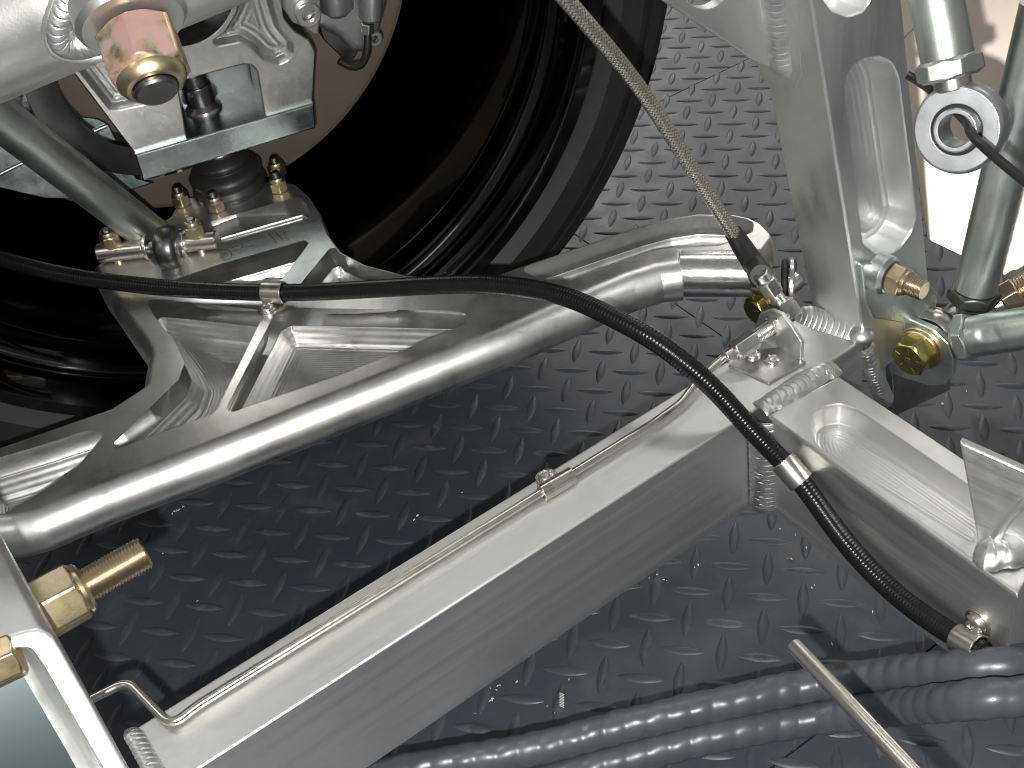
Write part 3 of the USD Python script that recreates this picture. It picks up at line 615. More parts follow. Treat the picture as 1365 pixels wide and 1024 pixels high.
lob2 = P1.poly([(100, 90), (146, 148), (158, 148), (216, 136), (221, 126), (160, 60), (120, 60)], .003)
bore = P1.poly([(238 + 76 * math.cos(t), -16 + 78 * math.sin(t)) for t in np.linspace(0, 2 * math.pi, 48)[:-1]])
ul = [(0, 0), (.0010, -.0008), (.002, -.0050), (.0034, -.0072), (.0055, -.0080)]
up_ = up_.difference(Polygon())
r = Relief(.005); lob = lob.difference(bore.buffer(.003)); lob2 = lob2.difference(bore.buffer(.004)); lob = max(rings_of(lob), key=lambda q: q.area); lob2 = max(rings_of(lob2), key=lambda q: q.area)
r.body(up_, [(0, -.001), (.001, 0)], [(lob, ul), (lob2, ul)], -.030, [bore]); r.under(up_, [(0, -.001), (0, -.03)], [bore])
v, f, t = P1.done(r); part(upr, 'carrier_plate', (v, f), 'upright', tool=t)
pb = Plane(BJ0 + WM * .024, IN, (1, 0, 0)); part(upr, 'back_plate', plate(pb, pb.poly([(225, 70), (355, 40), (365, 150), (240, 190)]), .004), 'dark')
hubc = P1.at(P1.uv(238, -16)) ; part(upr, 'hub_bore_seal', ring(hubc + WM * .034, IN, .052, .02, .006, 48), 'rubber')
cs = Plane(BJ0 + IN * .026, IN, (1, 0, 0)); cc = cs.at(cs.uv(408, 15))
lug = cs.poly([(376, -40), (378, 12), (390, 30), (408, 38), (424, 50), (428, 14), (424, -40)], .002)
part(upr, 'caliper_lug', plate(cs, lug, .02), 'cast')
def cap_screw(th_, c, ax, r, h, name='cap_screw', m='steel'):
    v, f = ring(c, ax, r, r * .56, h, 36, .0008); hx = hexa(c, -ax, r * 1.0, .0005, 0.2); fl = rod(c, c + ax * h * .35, r * .6, 6)
    return part(th_, name, join((v, f), fl), m)
cap_screw(upr, cc, IN, .0090, .008)
# ball joint
bj = thing('ball_joint', 'black rubber ball joint boot with ring of brass coloured lock nuts', 'ball joint', BJ)
bp = [(.001, 0), (.0285, 0), (.029, .002), (.0282, .005), (.0262, .007), (.0262, .009), (.028, .0115), (.0283, .0145), (.026, .018), (.0215, .020), (.0205, .0215), (.0215, .024), (.0205, .027), (.016, .030), (.0125, .032), (.012, .036), (.0115, .041), (.001, .041)]
part(bj, 'boot', lathe(bp, BJ, UPV, 64), 'rubber', smooth=50)
part(bj, 'taper_collar', lathe([(.0125, .031), (.0132, .033), (.0105, .040), (.009, .043), (.001, .043)], BJ, UPV, 40), 'steel')
part(bj, 'washer', ring(BJ + UPV * .0645, UPV, .0155, .0075, .0022, 48), 'yellow')
part(bj, 'cone_washer', lathe([(.014, .0667), (.0135, .070), (.0098, .0735), (.001, .0735)], BJ, UPV, 48), 'steel')
cn = part(bj, 'castle_nut', lathe([(.0101, .0735), (.0106, .0745), (.0106, .087), (.0101, .088), (.0088, .0885), (.0086, .096), (.006, .0965), (.001, .0965)], BJ, UPV, 40), 'dark')
part(cn, 'stud_thread', thread(BJ + UPV * .088, UPV, .0078, .011, .0014), 'dark')
ph = BJ + UPV * .081 + unit(axis_seen(270, 138, -1, .2, 60)) * .0102; part(cn, 'cotter_hole', ring(ph, unit(axis_seen(270, 138, -1, .2, 60)), .0022, .0012, .0009, 20), 'steel')
def nyloc(th_, o, ax, flat, h, name='lock_nut', m='yellow', thr=None, rot=.2):
    n_ = part(th_, name, hexa(o, ax, flat, h, rot), m)
    part(n_, 'collar', lathe([(flat * .47, h), (flat * .46, h * 1.18), (flat * .40, h * 1.36), (flat * .30, h * 1.42), (.0001, h * 1.42)], o, ax, 32), m)
    part(n_, 'bolt_end', thread(o + ax * h * 1.38, ax, flat * .285, thr or flat * .35, flat * .07, sides=24), 'dark' if m != 'steel' else m)
    return n_
for (u, w_) in [(243, 272), (290, 279), (371, 233), (373, 253)]:
    nyloc(bj, P(u, w_, ZF + .0003), UPV, .0125, .0085, rot=random.uniform(0, 1))
# shield plate and brake disc
ds = Plane(BJ0 + WM * .03, unit(IN + UPV * .25), (1, 0, 0)); shp = ds.poly([(-60, 150), (15, 134), (60, 150), (130, 158), (145, 166), (162, 200), (182, 238), (205, 244), (150, 262), (100, 266), (60, 265), (0, 251), (-60, 232)])
shield = thing('hub_shield_plate', 'folded dark zinc plate behind the diagonal link tube', 'shield plate', ds.o)
hs = Polygon([ds.uv(138 + 7 * math.cos(t), 220 + 8 * math.sin(t)) for t in np.linspace(0, 2 * math.pi, 20)[:-1]])
part(shield, 'plate', plate(ds, shp, .003, holes=[hs]), 'zincd'); part(shield, 'hole_rim', ring(ds.at(ds.uv(138, 220), -.0005), ds.n, .0052, .0042, .0014, 24), 'zinc')
fo = [ds.at(ds.uv(a, b), .0006) for a, b in [(-20, 243), (20, 222), (75, 197), (143, 167)]]
part(shield, 'fold', tube(spline(fo, 20), .0016, 8), 'zinc', smooth=True)
dcn = D(160, 16, 1.0); dcn = BJ0 + WM * .034 + WD * ((dcn - BJ0) @ WD) + UPV * (dcn[2] - BJ0[2])
disc = thing('brake_disc', 'dark vented brake disc edge seen above the zinc plate', 'brake disc', dcn)
part(disc, 'inner_face', ring(dcn, IN, .083, .060, .007, 96), 'dark'); part(disc, 'outer_face', ring(dcn + WM * .016, IN, .094, .060, .007, 96), 'dark')
for k in range(40):
    a = 2 * math.pi * k / 40; rd = WD * math.cos(a) + UPV * math.sin(a); tg = np.cross(IN, rd)
    part(disc, 'vane', box(dcn + rd * .064 + IN * -.0090 - tg * .002, rd * .024, tg * .004, IN * .009), 'cast', smooth=False)
# caliper
pc = Plane(BJ0 + IN * .012, IN, (1, 0, 0))
cal = thing('brake_caliper', 'grey cast brake caliper at the top edge of the view', 'brake caliper', pc.o)
cp_ = pc.poly([(418, -60), (418, 36), (452, 52), (472, 72), (488, 74), (503, 64), (520, 0), (535, -60)], .003)
r = Relief(.004); r.body(cp_, [(.008 * (1 - math.cos(t)), -.008 + .008 * math.sin(t)) for t in np.linspace(0, math.pi / 2, 6)], [], -.04); r.under(cp_, [(0, -.008), (0, -.04)])
v, f, t = pc.done(r); cb = part(cal, 'caliper_body', (v, f), 'cast', smooth=50)
a0, a1 = pc.at(pc.uv(491, -40), .006), pc.at(pc.uv(491, 24), .006); part(cb, 'piston_boss', rod(a0, a1, .0085, 32, .003), 'cast', smooth=60)
part(cb, 'bridge_boss', rod(pc.at(pc.uv(440, -40), .001), pc.at(pc.uv(452, 20), -.002), .012, 32, .005), 'cast', smooth=60)
part(cal, 'bleed_boss', ring(pc.at(pc.uv(498, 50), -.0005), IN, .0058, .0028, .004, 28), 'cast')
b0 = pc.at(pc.uv(487, 27), .006); b1 = pc.at(pc.uv(487, 40), .006); part(cal, 'banjo_nut', hexa(b0, b1 - b0, .0085, .0075), 'steel')
part(cal, 'caliper_pipe', tube(spline([b0, b1, pc.at(pc.uv(485, 62), .008), pc.at(pc.uv(478, 82), .006), pc.at(pc.uv(455, 85), -.006)], 24), .0029, 12), 'black', smooth=True)
pd = pc.poly([(432, 44), (437, 62), (462, 86), (478, 88), (486, 72), (470, 55), (450, 45)], .002); part(cal, 'brake_pad', plate(Plane(pc.o - IN * .012, IN, (1, 0, 0)), pd, .02), 'dark')
# ================================================================== TOE LINK
t0, t1 = D(205, 316, .925), D(-45, 122, .74); lk = thing('toe_link', 'thick dark zinc plated link tube running diagonally to the control arm clevis', 'link tube', t0)
TAx = unit(t1 - t0); part(lk, 'link_tube', tube(np.linspace(t0, t1, 3), .0142, 40), 'zinc'); part(lk, 'end_collar', ring(t0 - TAx * .004, TAx, .0150, .006, .007, 40, .0012), 'zinc')
part(lk, 'jam_nut', hexa(t0 - TAx * .013, TAx, .024, .009, .3), 'dark')
q0, q1 = P(131, 338, ZF + .0080), P(290, 319, ZF + .0080); TX = unit(q1 - q0); ec = P(226, 331, ZF + .010)
ey = lathe([(.0075, -.0075), (.0135, -.0075), (.0158, -.005), (.0165, 0), (.0158, .005), (.0135, .0075), (.0075, .0075)], ec, TX, 40); part(lk, 'rod_eye', ey, 'dark', smooth=50)
cl = thing('clevis_pin', 'grey cross pin held down by nuts at the outer end of the control arm', 'pin', q0)
Lq = np.linalg.norm(q1 - q0)
part(cl, 'cross_pin', rod(q0, q0 + TX * Lq * .40, .0072, 28, .001), 'dull'); part(cl, 'cross_pin', rod(q0 + TX * Lq * .72, q1, .0068, 28, .001), 'dull')
part(cl, 'centre_pin', rod(q0 + TX * Lq * .38, q0 + TX * Lq * .74, .0052, 24), 'dark')
for s_, rr_2, hh_ in ((.40, .0092, .003), (.66, .0115, .0035), (.70, .0098, .004)): part(cl, 'spacer', ring(q0 + TX * Lq * s_, TX, rr_2, .005, hh_, 32), 'steel')
for fr_ in (.14, .84): nyloc(cl, q0 + TX * Lq * fr_ + UPV * .0062, UPV, .0125, .0085, rot=.5 + fr_, thr=.002)
for fr_ in (.14, .84): part(cl, 'clamp_bolt', rod(q0 + TX * Lq * fr_ - UPV * .012, q0 + TX * Lq * fr_ + UPV * .006, .0036, 20), 'yellow')

# ================================================================== UPPER ARM with its big marked nut
uc0, uc1 = D(-150, 84, .500), D(470, -176, .480); RU = .0305; UAx = unit(uc1 - uc0)
ua_ = thing('upper_control_arm', 'satin aluminium upper arm tube with a welded boss across the top left corner', 'control arm', uc0)
part(ua_, 'arm_tube', tube(np.linspace(uc0, uc1, 3), RU, 96), 'uarm')
def oncyl(u, v, lift=0.0):
    r_ = ray(u, v); w0 = EYE - uc0; a = r_ - UAx * (r_ @ UAx); b = w0 - UAx * (w0 @ UAx); R = RU + lift
    A, B, C = a @ a, 2 * a @ b, b @ b - R * R; dsc = max(B * B - 4 * A * C, 0); return EYE + r_ * ((-B - math.sqrt(dsc)) / (2 * A))
def cyln(p): w = p - uc0; return unit(w - UAx * (w @ UAx))
NX = axis_seen(190, 60, 28, 80, 34); no = D(181, 42, .452)
part(ua_, 'boss', lathe([(.0205, -.012), (.0205, -.003), (.0185, -.0005), (.0100, 0), (.0001, 0)], no - NX * .002, NX, 56), 'uarm')
ringp = [(96, -14), (84, 14), (76, 40), (80, 58), (98, 66), (124, 62), (150, 52)]
wp = spline([oncyl(a, b, .0005) for a, b in ringp], 60); part(ua_, 'weld_bead', weld(wp, A_([cyln(p) for p in wp[::6]]), .0115, .0036, .0030, seed=11, curve=.5), 'weld')
wp = spline([oncyl(a, b, .0005) for a, b in [(222, -12), (212, 18), (206, 34)]], 40); part(ua_, 'weld_bead', weld(wp, A_([cyln(p) for p in wp[::6]]), .0100, .0034, .0030, seed=12, curve=.5), 'weld')
hz = [oncyl(a, b, .0004) for a, b in [(100, -30), (72, 8), (64, 44), (70, 66), (100, 77), (140, 74)]]
part(ua_, 'etched_zone', tube(spline(hz, 50), .0022, 8), 'soot', smooth=True)
bn = thing('marked_lock_nut', 'large pink marked lock nut on the upper arm bolt', 'nut', no)
nut_ = part(bn, 'nut', hexa(no, NX, .0266, .0200, .62), 'pink')
part(nut_, 'collar', lathe([(.0128, .0196), (.0125, .0214), (.0115, .0232), (.0101, .0244), (.0086, .0246)], no, NX, 56), 'yellow')
part(bn, 'bolt_end', lathe([(.0080, .020), (.0080, .0262), (.0072, .0271), (.0001, .0271)], no, NX, 40), 'dark')

# ================================================================== CLAMPS, CABLE, HOSE AND BRAKE LINE
RC = .0059
BF = CC[0] + BN * .0084
cpts = [P(-220, 318, .25), P(-60, 338, .24), P(-10, 343, .236), P(60, 361, .229), P(150, 376, .226), P(250, 386, .2245), P(365, 390, .2245), P(450, 388, .230), P(550, 382, .242), P(640, 379, .252), P(700, 384, .256), P(760, 398, .258), P(820, 425, .256), P(870, 453, .250), P(920, 490, .237), P(960, 527, .222), P(1000, 571, .205), P(1026, 598, .1945)]
cpts += [Q(a, b, BF, BN) for a, b in [(1056, 629), (1085, 666), (1120, 714), (1160, 760), (1200, 797), (1240, 827), (1275, 849), (1313, 870)]]
cab = spline(cpts, 2600)
def ribs(S, An):
    fr = (S / .0021) % 1; return RC - .00022 * np.abs(2 * fr - 1) ** 2.5
cable = thing('cable_sheath', 'ribbed black cable sheath looping across the control arm to the cross tube', 'cable', cpts[6])
part(cable, 'sheath', tube(cab, RC, 20, ribs), 'cable', smooth=True)
def near_px(u, v):
    q = A_([px(p) for p in cab[::4]]); k = int(np.argmin(((q - A_([u, v])) ** 2).sum(1))) * 4; return cab[k], unit(cab[min(k + 4, len(cab) - 1)] - cab[max(k - 4, 0)])
def clamp(name, label, c, ax, scr, nrm, w, rr, screw_r, grp=None, mat_='dull', screw_mat='steel'):
    th_ = thing(name, label, 'clamp', c, grp)
    band = ring(c - ax * w / 2, ax, rr, rr - .0011, w, 40, .0003)
    g = [band]
    if scr is not None:
        ex = unit(scr - c - nrm * ((scr - c) @ nrm)); pl = Plane(scr + nrm * .0012, nrm, ex); L = abs((c - scr) @ pl.x)
        poly = Point(0, 0).buffer(screw_r * 1.35, quad_segs=10).union(Polygon([(-L, -w / 2), (0, -w / 2), (0, w / 2), (-L, w / 2)])).buffer(-.0005).buffer(.0005)
        g.append(plate(pl, poly, .0011, .0002))
    part(th_, 'band', join(*g), mat_)
    if scr is not None:
        part(th_, 'washer', ring(scr + nrm * .0012, nrm, screw_r * 1.18, .001, .0009, 32, .0002), screw_mat)
        part(th_, 'screw', pan_head(scr + nrm * .0021, nrm, screw_r, screw_r * .62, random.uniform(0, 1.5)), screw_mat)
    return th_
c_, a_ = near_px(365, 390); clamp('cable_clamp', 'steel clamp holding the black cable on the control arm rib', c_, a_, P(357, 414, ZF), UPV, .0150, RC + .0016, .0050, 'clamps on the black cable')
c_, a_ = near_px(1056, 629); clamp('cable_clamp', 'wide steel clamp around the black cable where rail meets cross tube', c_, a_, None, BN, .0165, RC + .0019, .004, 'clamps on the black cable')
c_, a_ = near_px(1292, 857); clamp('cable_clamp', 'steel clamp screwed to the side of the cross tube near its end', c_, a_, Q(1304, 829, CC[0], BN), BN, .0145, RC + .0019, .0056, 'clamps on the black cable')
# brake line on the rail
RL = .00240
zl = ZT + .0042
bl = [P(985, 460, ZT + .0115), P(970, 472, ZT + .010), P(953, 489, ZT + .008), P(930, 508, ZT + .0065), P(917, 521, ZT + .006), P(908, 537, zl), P(892, 551, zl), P(871, 564, zl), P(766, 634, zl), P(621, 720, zl), P(460, 822, zl), P(262, 941, zl), P(240, 957, zl), P(222, 962, zl), P(206, 954, zl), P(174, 919, zl), P(166, 911, zl), P(155, 910, zl), P(143, 915, zl), P(110, 936, zl)]
blp = bends([bl[0], bl[1], bl[3], bl[5], bl[7], bl[11], P(228, 968, zl), P(170, 908, zl + .001), P(110, 938, zl)], [.01, .02, .03, .03, .03, .06, .012, .010, .01], 12)
kL = np.r_[0, np.cumsum(np.linalg.norm(np.diff(blp, axis=0), axis=1))]; blp = np.stack([np.interp(np.linspace(0, kL[-1], 260), kL, blp[:, k]) for k in range(3)], 1)
brake = thing('brake_line', 'bent bare steel brake pipe lying along the lower rail', 'brake pipe', bl[9]); part(brake, 'pipe', tube(blp, RL, 20), 'line', smooth=True)
ta, tb_ = P(1034, 432, ZT + .0165), P(968, 477, ZT + .0112); TN = unit(tb_ - ta); LT = np.linalg.norm(tb_ - ta)
part(brake, 'flare_nut', hexa(ta + TN * LT * .42, TN, .0112, LT * .42, .2), 'steel'); part(brake, 'nut_thread', thread(ta + TN * LT * .05, TN, .0046, LT * .38, .0011, sides=28), 'steel')
part(brake, 'nut_tail', rod(ta + TN * LT * .83, ta + TN * LT * 1.02, .0040, 28), 'steel')
lc, la_ = blp[int(np.argmin([np.linalg.norm(px(p) - A_([745, 646])) for p in blp]))], unit(bl[9] - bl[8])
sd_ = unit(np.cross(UPV, la_)); sd_ = sd_ if sd_ @ NL < 0 else -sd_
lcl = thing('pipe_clip', 'small steel saddle clip screwed over the brake pipe', 'clip', lc)
pcl = Plane(A_([*lc[:2], ZT + .0013]), UPV, la_)
sy = 1 if pcl.y @ sd_ > 0 else -1
part(lcl, 'saddle', join(tube(np.linspace(lc - la_ * .0105, lc + la_ * .0105, 2), RL + .0019, 24), box(A_([*(lc - la_ * .0105 + sd_ * -.0046)[:2], ZT + .0004]), la_ * .0210, sd_ * .0092, UPV * .0040)), 'dull')
ps = A_([*(P(730, 638, ZT)[:2]), ZT]); part(lcl, 'tab', plate(pcl, Point(*((ps - pcl.o) @ np.stack([pcl.x, pcl.y], 1))).buffer(.0068), .0012, .0002), 'dull'); part(lcl, 'screw', pan_head(ps + UPV * .0014, UPV, .0052, .0034, .5), 'steel')
# tee bracket with its fittings
ZB1 = ZT + .0019
tbk = thing('pipe_bracket', 'small bent aluminium bracket with two screws where pipe meets braided hose', 'bracket', P(1028, 484, ZT))
pbk = Plane(P(1020, 490, ZB1), UPV, DL); part(tbk, 'base', plate(pbk, pbk.poly([(971, 486), (1025, 510), (1074, 482), (1041, 462), (1003, 467)]), .0017, .0003), 'upright')
ptb = Plane(P(1067, 479, ZB1) - DL * .0005, -DL, NL); part(tbk, 'upright_tab', plate(ptb, ptb.poly([(1029, 463), (1067, 480), (1068, 457), (1053, 433), (1041, 419), (1027, 413), (1013, 418), (1008, 430), (1013, 446)], .0008), .0026, .0003), 'cross')
for a, b in ((1029, 481), (1003, 473)): part(tbk, 'screw', pan_head(P(a, b, ZB1), UPV, .0050, .0032, .3 + a), 'steel')
el = P(1049, 415, ZT + .0175); hb = D(1011, 362, (el - EYE) @ FW - .016); HX = unit(hb - el); LH = np.linalg.norm(hb - el)
hose = thing('braided_hose', 'braided stainless steel brake hose hanging down to the pipe bracket', 'hose', el)
part(hose, 'elbow', join(box(el - HX * .004 + np.cross(HX, DL) * -.005 - DL * .005, HX * .013, DL * .0115, unit(np.cross(HX, DL)) * .0105)), 'steel'); part(hose, 'elbow_stem', thread(el + HX * .008, HX, .0046, LH * .5, .0012, sides=28), 'steel')
part(hose, 'lock_nut', hexa(ta - TN * .001, TN, .0118, .0052, .1), 'steel'); part(hose, 'bulkhead_stem', rod(el, ta, .0042, 24), 'steel')
part(hose, 'hose_nut', hexa(el + HX * LH * .47, HX, .0118, LH * .33, .25), 'steel'); part(hose, 'collar', ring(el + HX * LH * .80, HX, .0050, .002, LH * .16, 32), 'steel')
hp_ = [el + HX * LH * .9, D(1000, 345, .765), D(985, 322, .755), D(955, 276, .735), D(915, 213, .705), D(860, 128, .665), D(800, 52, .625), D(740, -17, .595), D(690, -70, .57), D(600, -160, .535)]
hs_ = spline(hp_, 1500); RH = .00430
def braid(S, An):
    lead, nst = .0200, 8
    u = nst * (An / (2 * np.pi) + S / lead); w = nst * (An / (2 * np.pi) - S / lead)
    over = np.sign(np.sin(np.pi * u) * np.sin(np.pi * w)); a = np.abs(np.sin(np.pi * u)); b = np.abs(np.sin(np.pi * w))
    return RH - .00042 + .00024 * np.maximum(a * (1 + .5 * over), b * (1 - .5 * over)) + .00007 * np.abs(np.sin(3 * np.pi * u)) 
bt = tube(hs_[90:], RH, 72, braid); sS = np.r_[0, np.cumsum(np.linalg.norm(np.diff(hs_[90:], axis=0), axis=1))]
hgt = (braid(*np.meshgrid(sS, np.arange(72) * 2 * np.pi / 72, indexing='ij')).ravel() - (RH - .00042)) / .00034
part(hose, 'braid', bt, 'braid', smooth=70, tool=np.r_[np.clip(hgt, 0, 1), 1, 1])
ks = int(np.argmin([np.linalg.norm(px(p) - A_([974, 311])) for p in hs_])); part(hose, 'heat_shrink', tube(hs_[0:ks + 1:6], np.interp(np.linspace(0, 1, len(hs_[0:ks + 1:6])), [0, .1, .45, .8, 1], [.0066, .0074, .0070, .0062, .0054]), 28), 'shrink', smooth=40)
# pivot bolt of the control arm, behind the bracket
yo = D(1022, 404, .828); YX = axis_seen(1010, 415, -.74, .55, 30)
yb = thing('pivot_bolt', 'olive yellow hex bolt head behind the pipe bracket', 'bolt', yo); part(yb, 'head', hexa(yo + YX * .004, YX, .0185, .0085, .2), 'olive'); part(yb, 'washer', ring(yo + YX * .0012, YX, .0125, .003, .0026, 40), 'yellow'); part(yb, 'shank', rod(yo - YX * .03, yo, .0062, 24), 'steel')
orr = thing('pivot_seal', 'thin black rubber seal loop between control arm end and post', 'seal', P(1050, 372, ZT)); so = P(1046, 380, ZT + .004)
part(orr, 'seal', lathe([(.0150 + .0022 * math.cos(t), .0022 * math.sin(t)) for t in np.linspace(0, 2 * math.pi, 13)], so, unit(sl1 - sl0), 40), 'rubber', smooth=True); part(orr, 'retaining_ring', ring(so + unit(sl1 - sl0) * .003, unit(sl1 - sl0), .0175, .009, .003, 40), 'steel')

# ================================================================== RIGHT-HAND LINKS
def head_eye(th_, c, ax, ro, t, ri, m, name='rod_eye'):
    return part(th_, name, lathe([(ri, -t / 2), (ro - .0025, -t / 2), (ro - .0010, -t / 2 + .0005), (ro, -t / 2 + .0022), (ro, t / 2 - .0022), (ro - .0010, t / 2 - .0005), (ro - .0025, t / 2), (ri, t / 2), (ri, -t / 2)], c, ax, 64), m)
def link(th_, a, b, r, m='zinc', flats=None, name='link_tube'):
    n_ = 40; p = np.linspace(a, b, n_)
    def rf(S, An):
        if not flats: return np.full_like(S, r)
        on = (S > flats[0]) & (S < flats[1]); cl_ = r * .93 / np.maximum(np.cos((An - flats[2] + np.pi / 2) % np.pi - np.pi / 2), .2); return np.where(on, np.minimum(r, cl_), r)
    ch = np.vstack([p[:1], p[:1] + (p[1] - p[0]) * .05, p[1:]])
    return part(th_, name, tube(ch, r, 48, (lambda S, An: np.where(S < 1e-9, r * .92, rf(S, An)))), m)
e_ax = axis_seen(1279, 172, -.85, .45, 71); e_c = D(1281, 170, .590)
sh_x = axis_seen(1279, 172, -17, -81, 8); sh_x = unit(sh_x - e_ax * (sh_x @ e_ax))
tl = thing('adjustable_link', 'pale zinc link tube ending in a bare rod end eye at the top right', 'link', e_c)
jn = e_c + sh_x * .0235
part(tl, 'eye', lathe([(.0122, -.0070), (.0196, -.0070), (.0207, -.0060), (.0215, -.004), (.0215, .004), (.0207, .0060), (.0196, .0070), (.0122, .0070), (.0122, -.0070)], e_c, e_ax, 72), 'eye')
part(tl, 'liner', ring(e_c - e_ax * .0066, e_ax, .0126, .0100, .0130, 48), 'black')
bl_ = part(tl, 'ball', lathe([(.0080, -.0095), (.0098, -.0095), (.0104, -.006), (.0112, 0), (.0106, .006), (.0104, .0088), (.0098, .0095), (.0080, .0095), (.0080, -.0095)], e_c, e_ax, 48), 'eye')
part(tl, 'shank', rod(e_c + sh_x * .018, jn + sh_x * .004, .0088, 32), 'dull'); part(tl, 'jam_nut', hexa(jn, sh_x, .0272, .0098, .35), 'zinc')
link(tl, jn + sh_x * .0095, jn + sh_x * .16, .0123)
zt = thing('cable_tie', 'black cable tie threaded through the rod end eye', 'cable tie', e_c)
zp = spline([D(1209, 100, .618), D(1232, 114, .620), D(1262, 138, .622), D(1283, 158, .612), D(1290, 170, .585), D(1298, 183, .562), D(1325, 208, .552), D(1390, 260, .535)], 60)
part(zt, 'strap', tube(zp, .002, 16, lambda S, An: .0012 * .0024 / np.sqrt((.0012 * np.cos(An)) ** 2 + (.0024 * np.sin(An)) ** 2)), 'black', smooth=40)
# steep strut and level link meet at the bracket
b_ax = axis_seen(1228, 462, -.74, .67, 42); b_c = D(1230, 462, .770)
s0_, s1_ = D(1300, 386, .765), D(1392, 5, .665); SX = unit(s1_ - s0_)
st = thing('steep_strut', 'zinc plated strut tube rising steeply at the right edge', 'strut', s0_); link(st, s0_, s1_, .0126, flats=(.010, .020, 2.2)); part(st, 'jam_nut', hexa(s0_ - SX * .0090, SX, .0275, .0088, .2), 'dark')
ec1 = s0_ - SX * .028; part(st, 'shank', rod(s0_ - SX * .022, s0_ - SX * .006, .0088, 28), 'dull'); v, f = arr(trimesh.creation.icosphere(4, 1.0)); Bs = basis(b_ax); part(st, 'rod_end', (ec1 - b_ax * .004 + (v * A_([.0185, .0185, .0125])) @ Bs.T, f), 'dull', smooth=True)
h0_, h1_ = D(1296, 449, .752), D(1470, 421, .70); HXr = unit(h1_ - h0_)
hl = thing('level_link', 'zinc plated link tube leaving the bracket towards the right edge', 'link', h0_); link(hl, h0_, h1_, .0127, flats=(.008, .020, .9)); part(hl, 'jam_nut', hexa(h0_ - HXr * .0085, HXr, .0275, .0085, .3), 'zinc')
ec2 = b_c - b_ax * .014; part(hl, 'shank', rod(ec2, h0_ - HXr * .004, .0088, 28), 'dull'); part(hl, 'rod_end', lathe([(.006, -.007), (.016, -.007), (.0178, -.004), (.0185, 0), (.0178, .004), (.016, .007), (.006, .007)], ec2, b_ax, 48), 'dull', smooth=50)
# bracket: an ear for the bolt, a seat against the post
br = thing('link_bracket', 'zinc plated steel ear bracket bolted to the foot of the post', 'bracket', b_c)
pe_ = Plane(b_c, b_ax, UPV); part(br, 'ear', plate(pe_, pe_.poly([(1172, 420), (1215, 427), (1245, 440), (1263, 458), (1271, 480), (1270, 500), (1258, 514), (1240, 515), (1200, 503), (1185, 497)], .003), .004, .0006), 'zinc')
ps_ = Plane(S_ + NL * .004, NL, PX); part(br, 'seat', plate(ps_, ps_.poly([(1148, 352), (1180, 350), (1205, 352), (1236, 376), (1250, 392), (1246, 430), (1215, 432), (1165, 425), (1154, 400)], .002), .0038, .0006), 'zinc')
n_ax = axis_seen(1205, 372, 37, 15, 26); n_o = Q(1172, 363, ps_.o, NL)
part(br, 'spacer', rod(n_o - n_ax * .004, n_o + n_ax * .008, .0118, 40, .002), 'zinc')
nb = thing('post_bolt', 'yellow zinc nut on a bronzed bolt end at the foot of the post', 'bolt', n_o); part(nb, 'nut', hexa(n_o + n_ax * .0085, n_ax, .0165, .0095, .4), 'yellow'); part(nb, 'collar', lathe([(.0078, .0175), (.0075, .0195), (.0062, .0205)], n_o, n_ax, 32), 'yellow'); part(nb, 'bolt_end', thread(n_o + n_ax * .018, n_ax, .0062, .012, .0016, sides=30), 'bronze')
eb = thing('ear_bolt', 'big yellow zinc hex bolt head with washer and grade marks on the ear bracket', 'bolt', b_c)
part(eb, 'washer', ring(b_c + b_ax * .0002, b_ax, .0148, .006, .0026, 48), 'yellow', label='dull washer under the bolt head'); part(eb, 'washer', ring(b_c + b_ax * .0028, b_ax, .0135, .006, .0022, 48), 'bronze')
hd = part(eb, 'head', hexa(b_c + b_ax * .005, b_ax, .0215, .0115, .25, bottom=False), 'olive')
Bm = basis(b_ax); tx = axis_seen(1208, 480, 1, .15, 0); tx = unit(tx - b_ax * (tx @ b_ax)); ty = np.cross(b_ax, tx); fo_ = b_c + b_ax * .0164
mk = []
for k in range(5):
    a = .35 + k * 2 * math.pi / 5; dv, cv = tx * math.cos(a) + ty * math.sin(a), -tx * math.sin(a) + ty * math.cos(a); mk.append(box(fo_ + dv * .0058 - cv * .0003, dv * .0036, cv * .0006, b_ax * .0003))
for k in (-1, 0, 1): mk.append(box(fo_ + tx * (k * .0013 - .0003) - ty * .0016, tx * .0005, ty * .0032, b_ax * .0003))
mk.append(box(fo_ - tx * .0017 + ty * .0013, tx * .0034, ty * .0005, b_ax * .00028))
part(hd, 'grade_mark', join(*mk), 'yellow', smooth=False)
tb0 = D(1337, 402, .80); tbx = axis_seen(1340, 400, 45, -28, 5); gb = thing('threaded_bolt', 'bronze coloured threaded bolt at the right edge behind the links', 'bolt', tb0); part(gb, 'hex', hexa(tb0, tbx, .0195, .012, .2), 'bronze'); part(gb, 'thread', thread(tb0 + tbx * .012, tbx, .0095, .06, .0018, sides=36), 'bronze'); part(gb, 'collar', rod(tb0 - tbx * .006, tb0 + tbx * .001, .0085, 28), 'steel')
# warm sheet panel standing behind the post
bpn = unit(EYE - D(1325, 330, 1)); bo = D(1262, 332, 1.0); PBP = Plane(bo, bpn, (1, 0, 0)); pan = thing('sheet_panel', 'pale warm sheet metal panel behind the post at the top right', 'panel', bo)
g1_ = PBP.poly([(1214, 43), (1198, 60), (1236, 319), (1276, 338), (1365, 379), (1560, 468), (1560, -200), (1445, -200)]); g2_ = PBP.poly([(1213, 42), (1197, 59), (1150, 105), (1130, 60), (1100, -200), (1443, -200)])
part(pan, 'sheet', plate(PBP, g1_, .002, .0003), 'beige'); part(pan, 'sheet', plate(PBP, g2_, .002, .0003), 'beige')

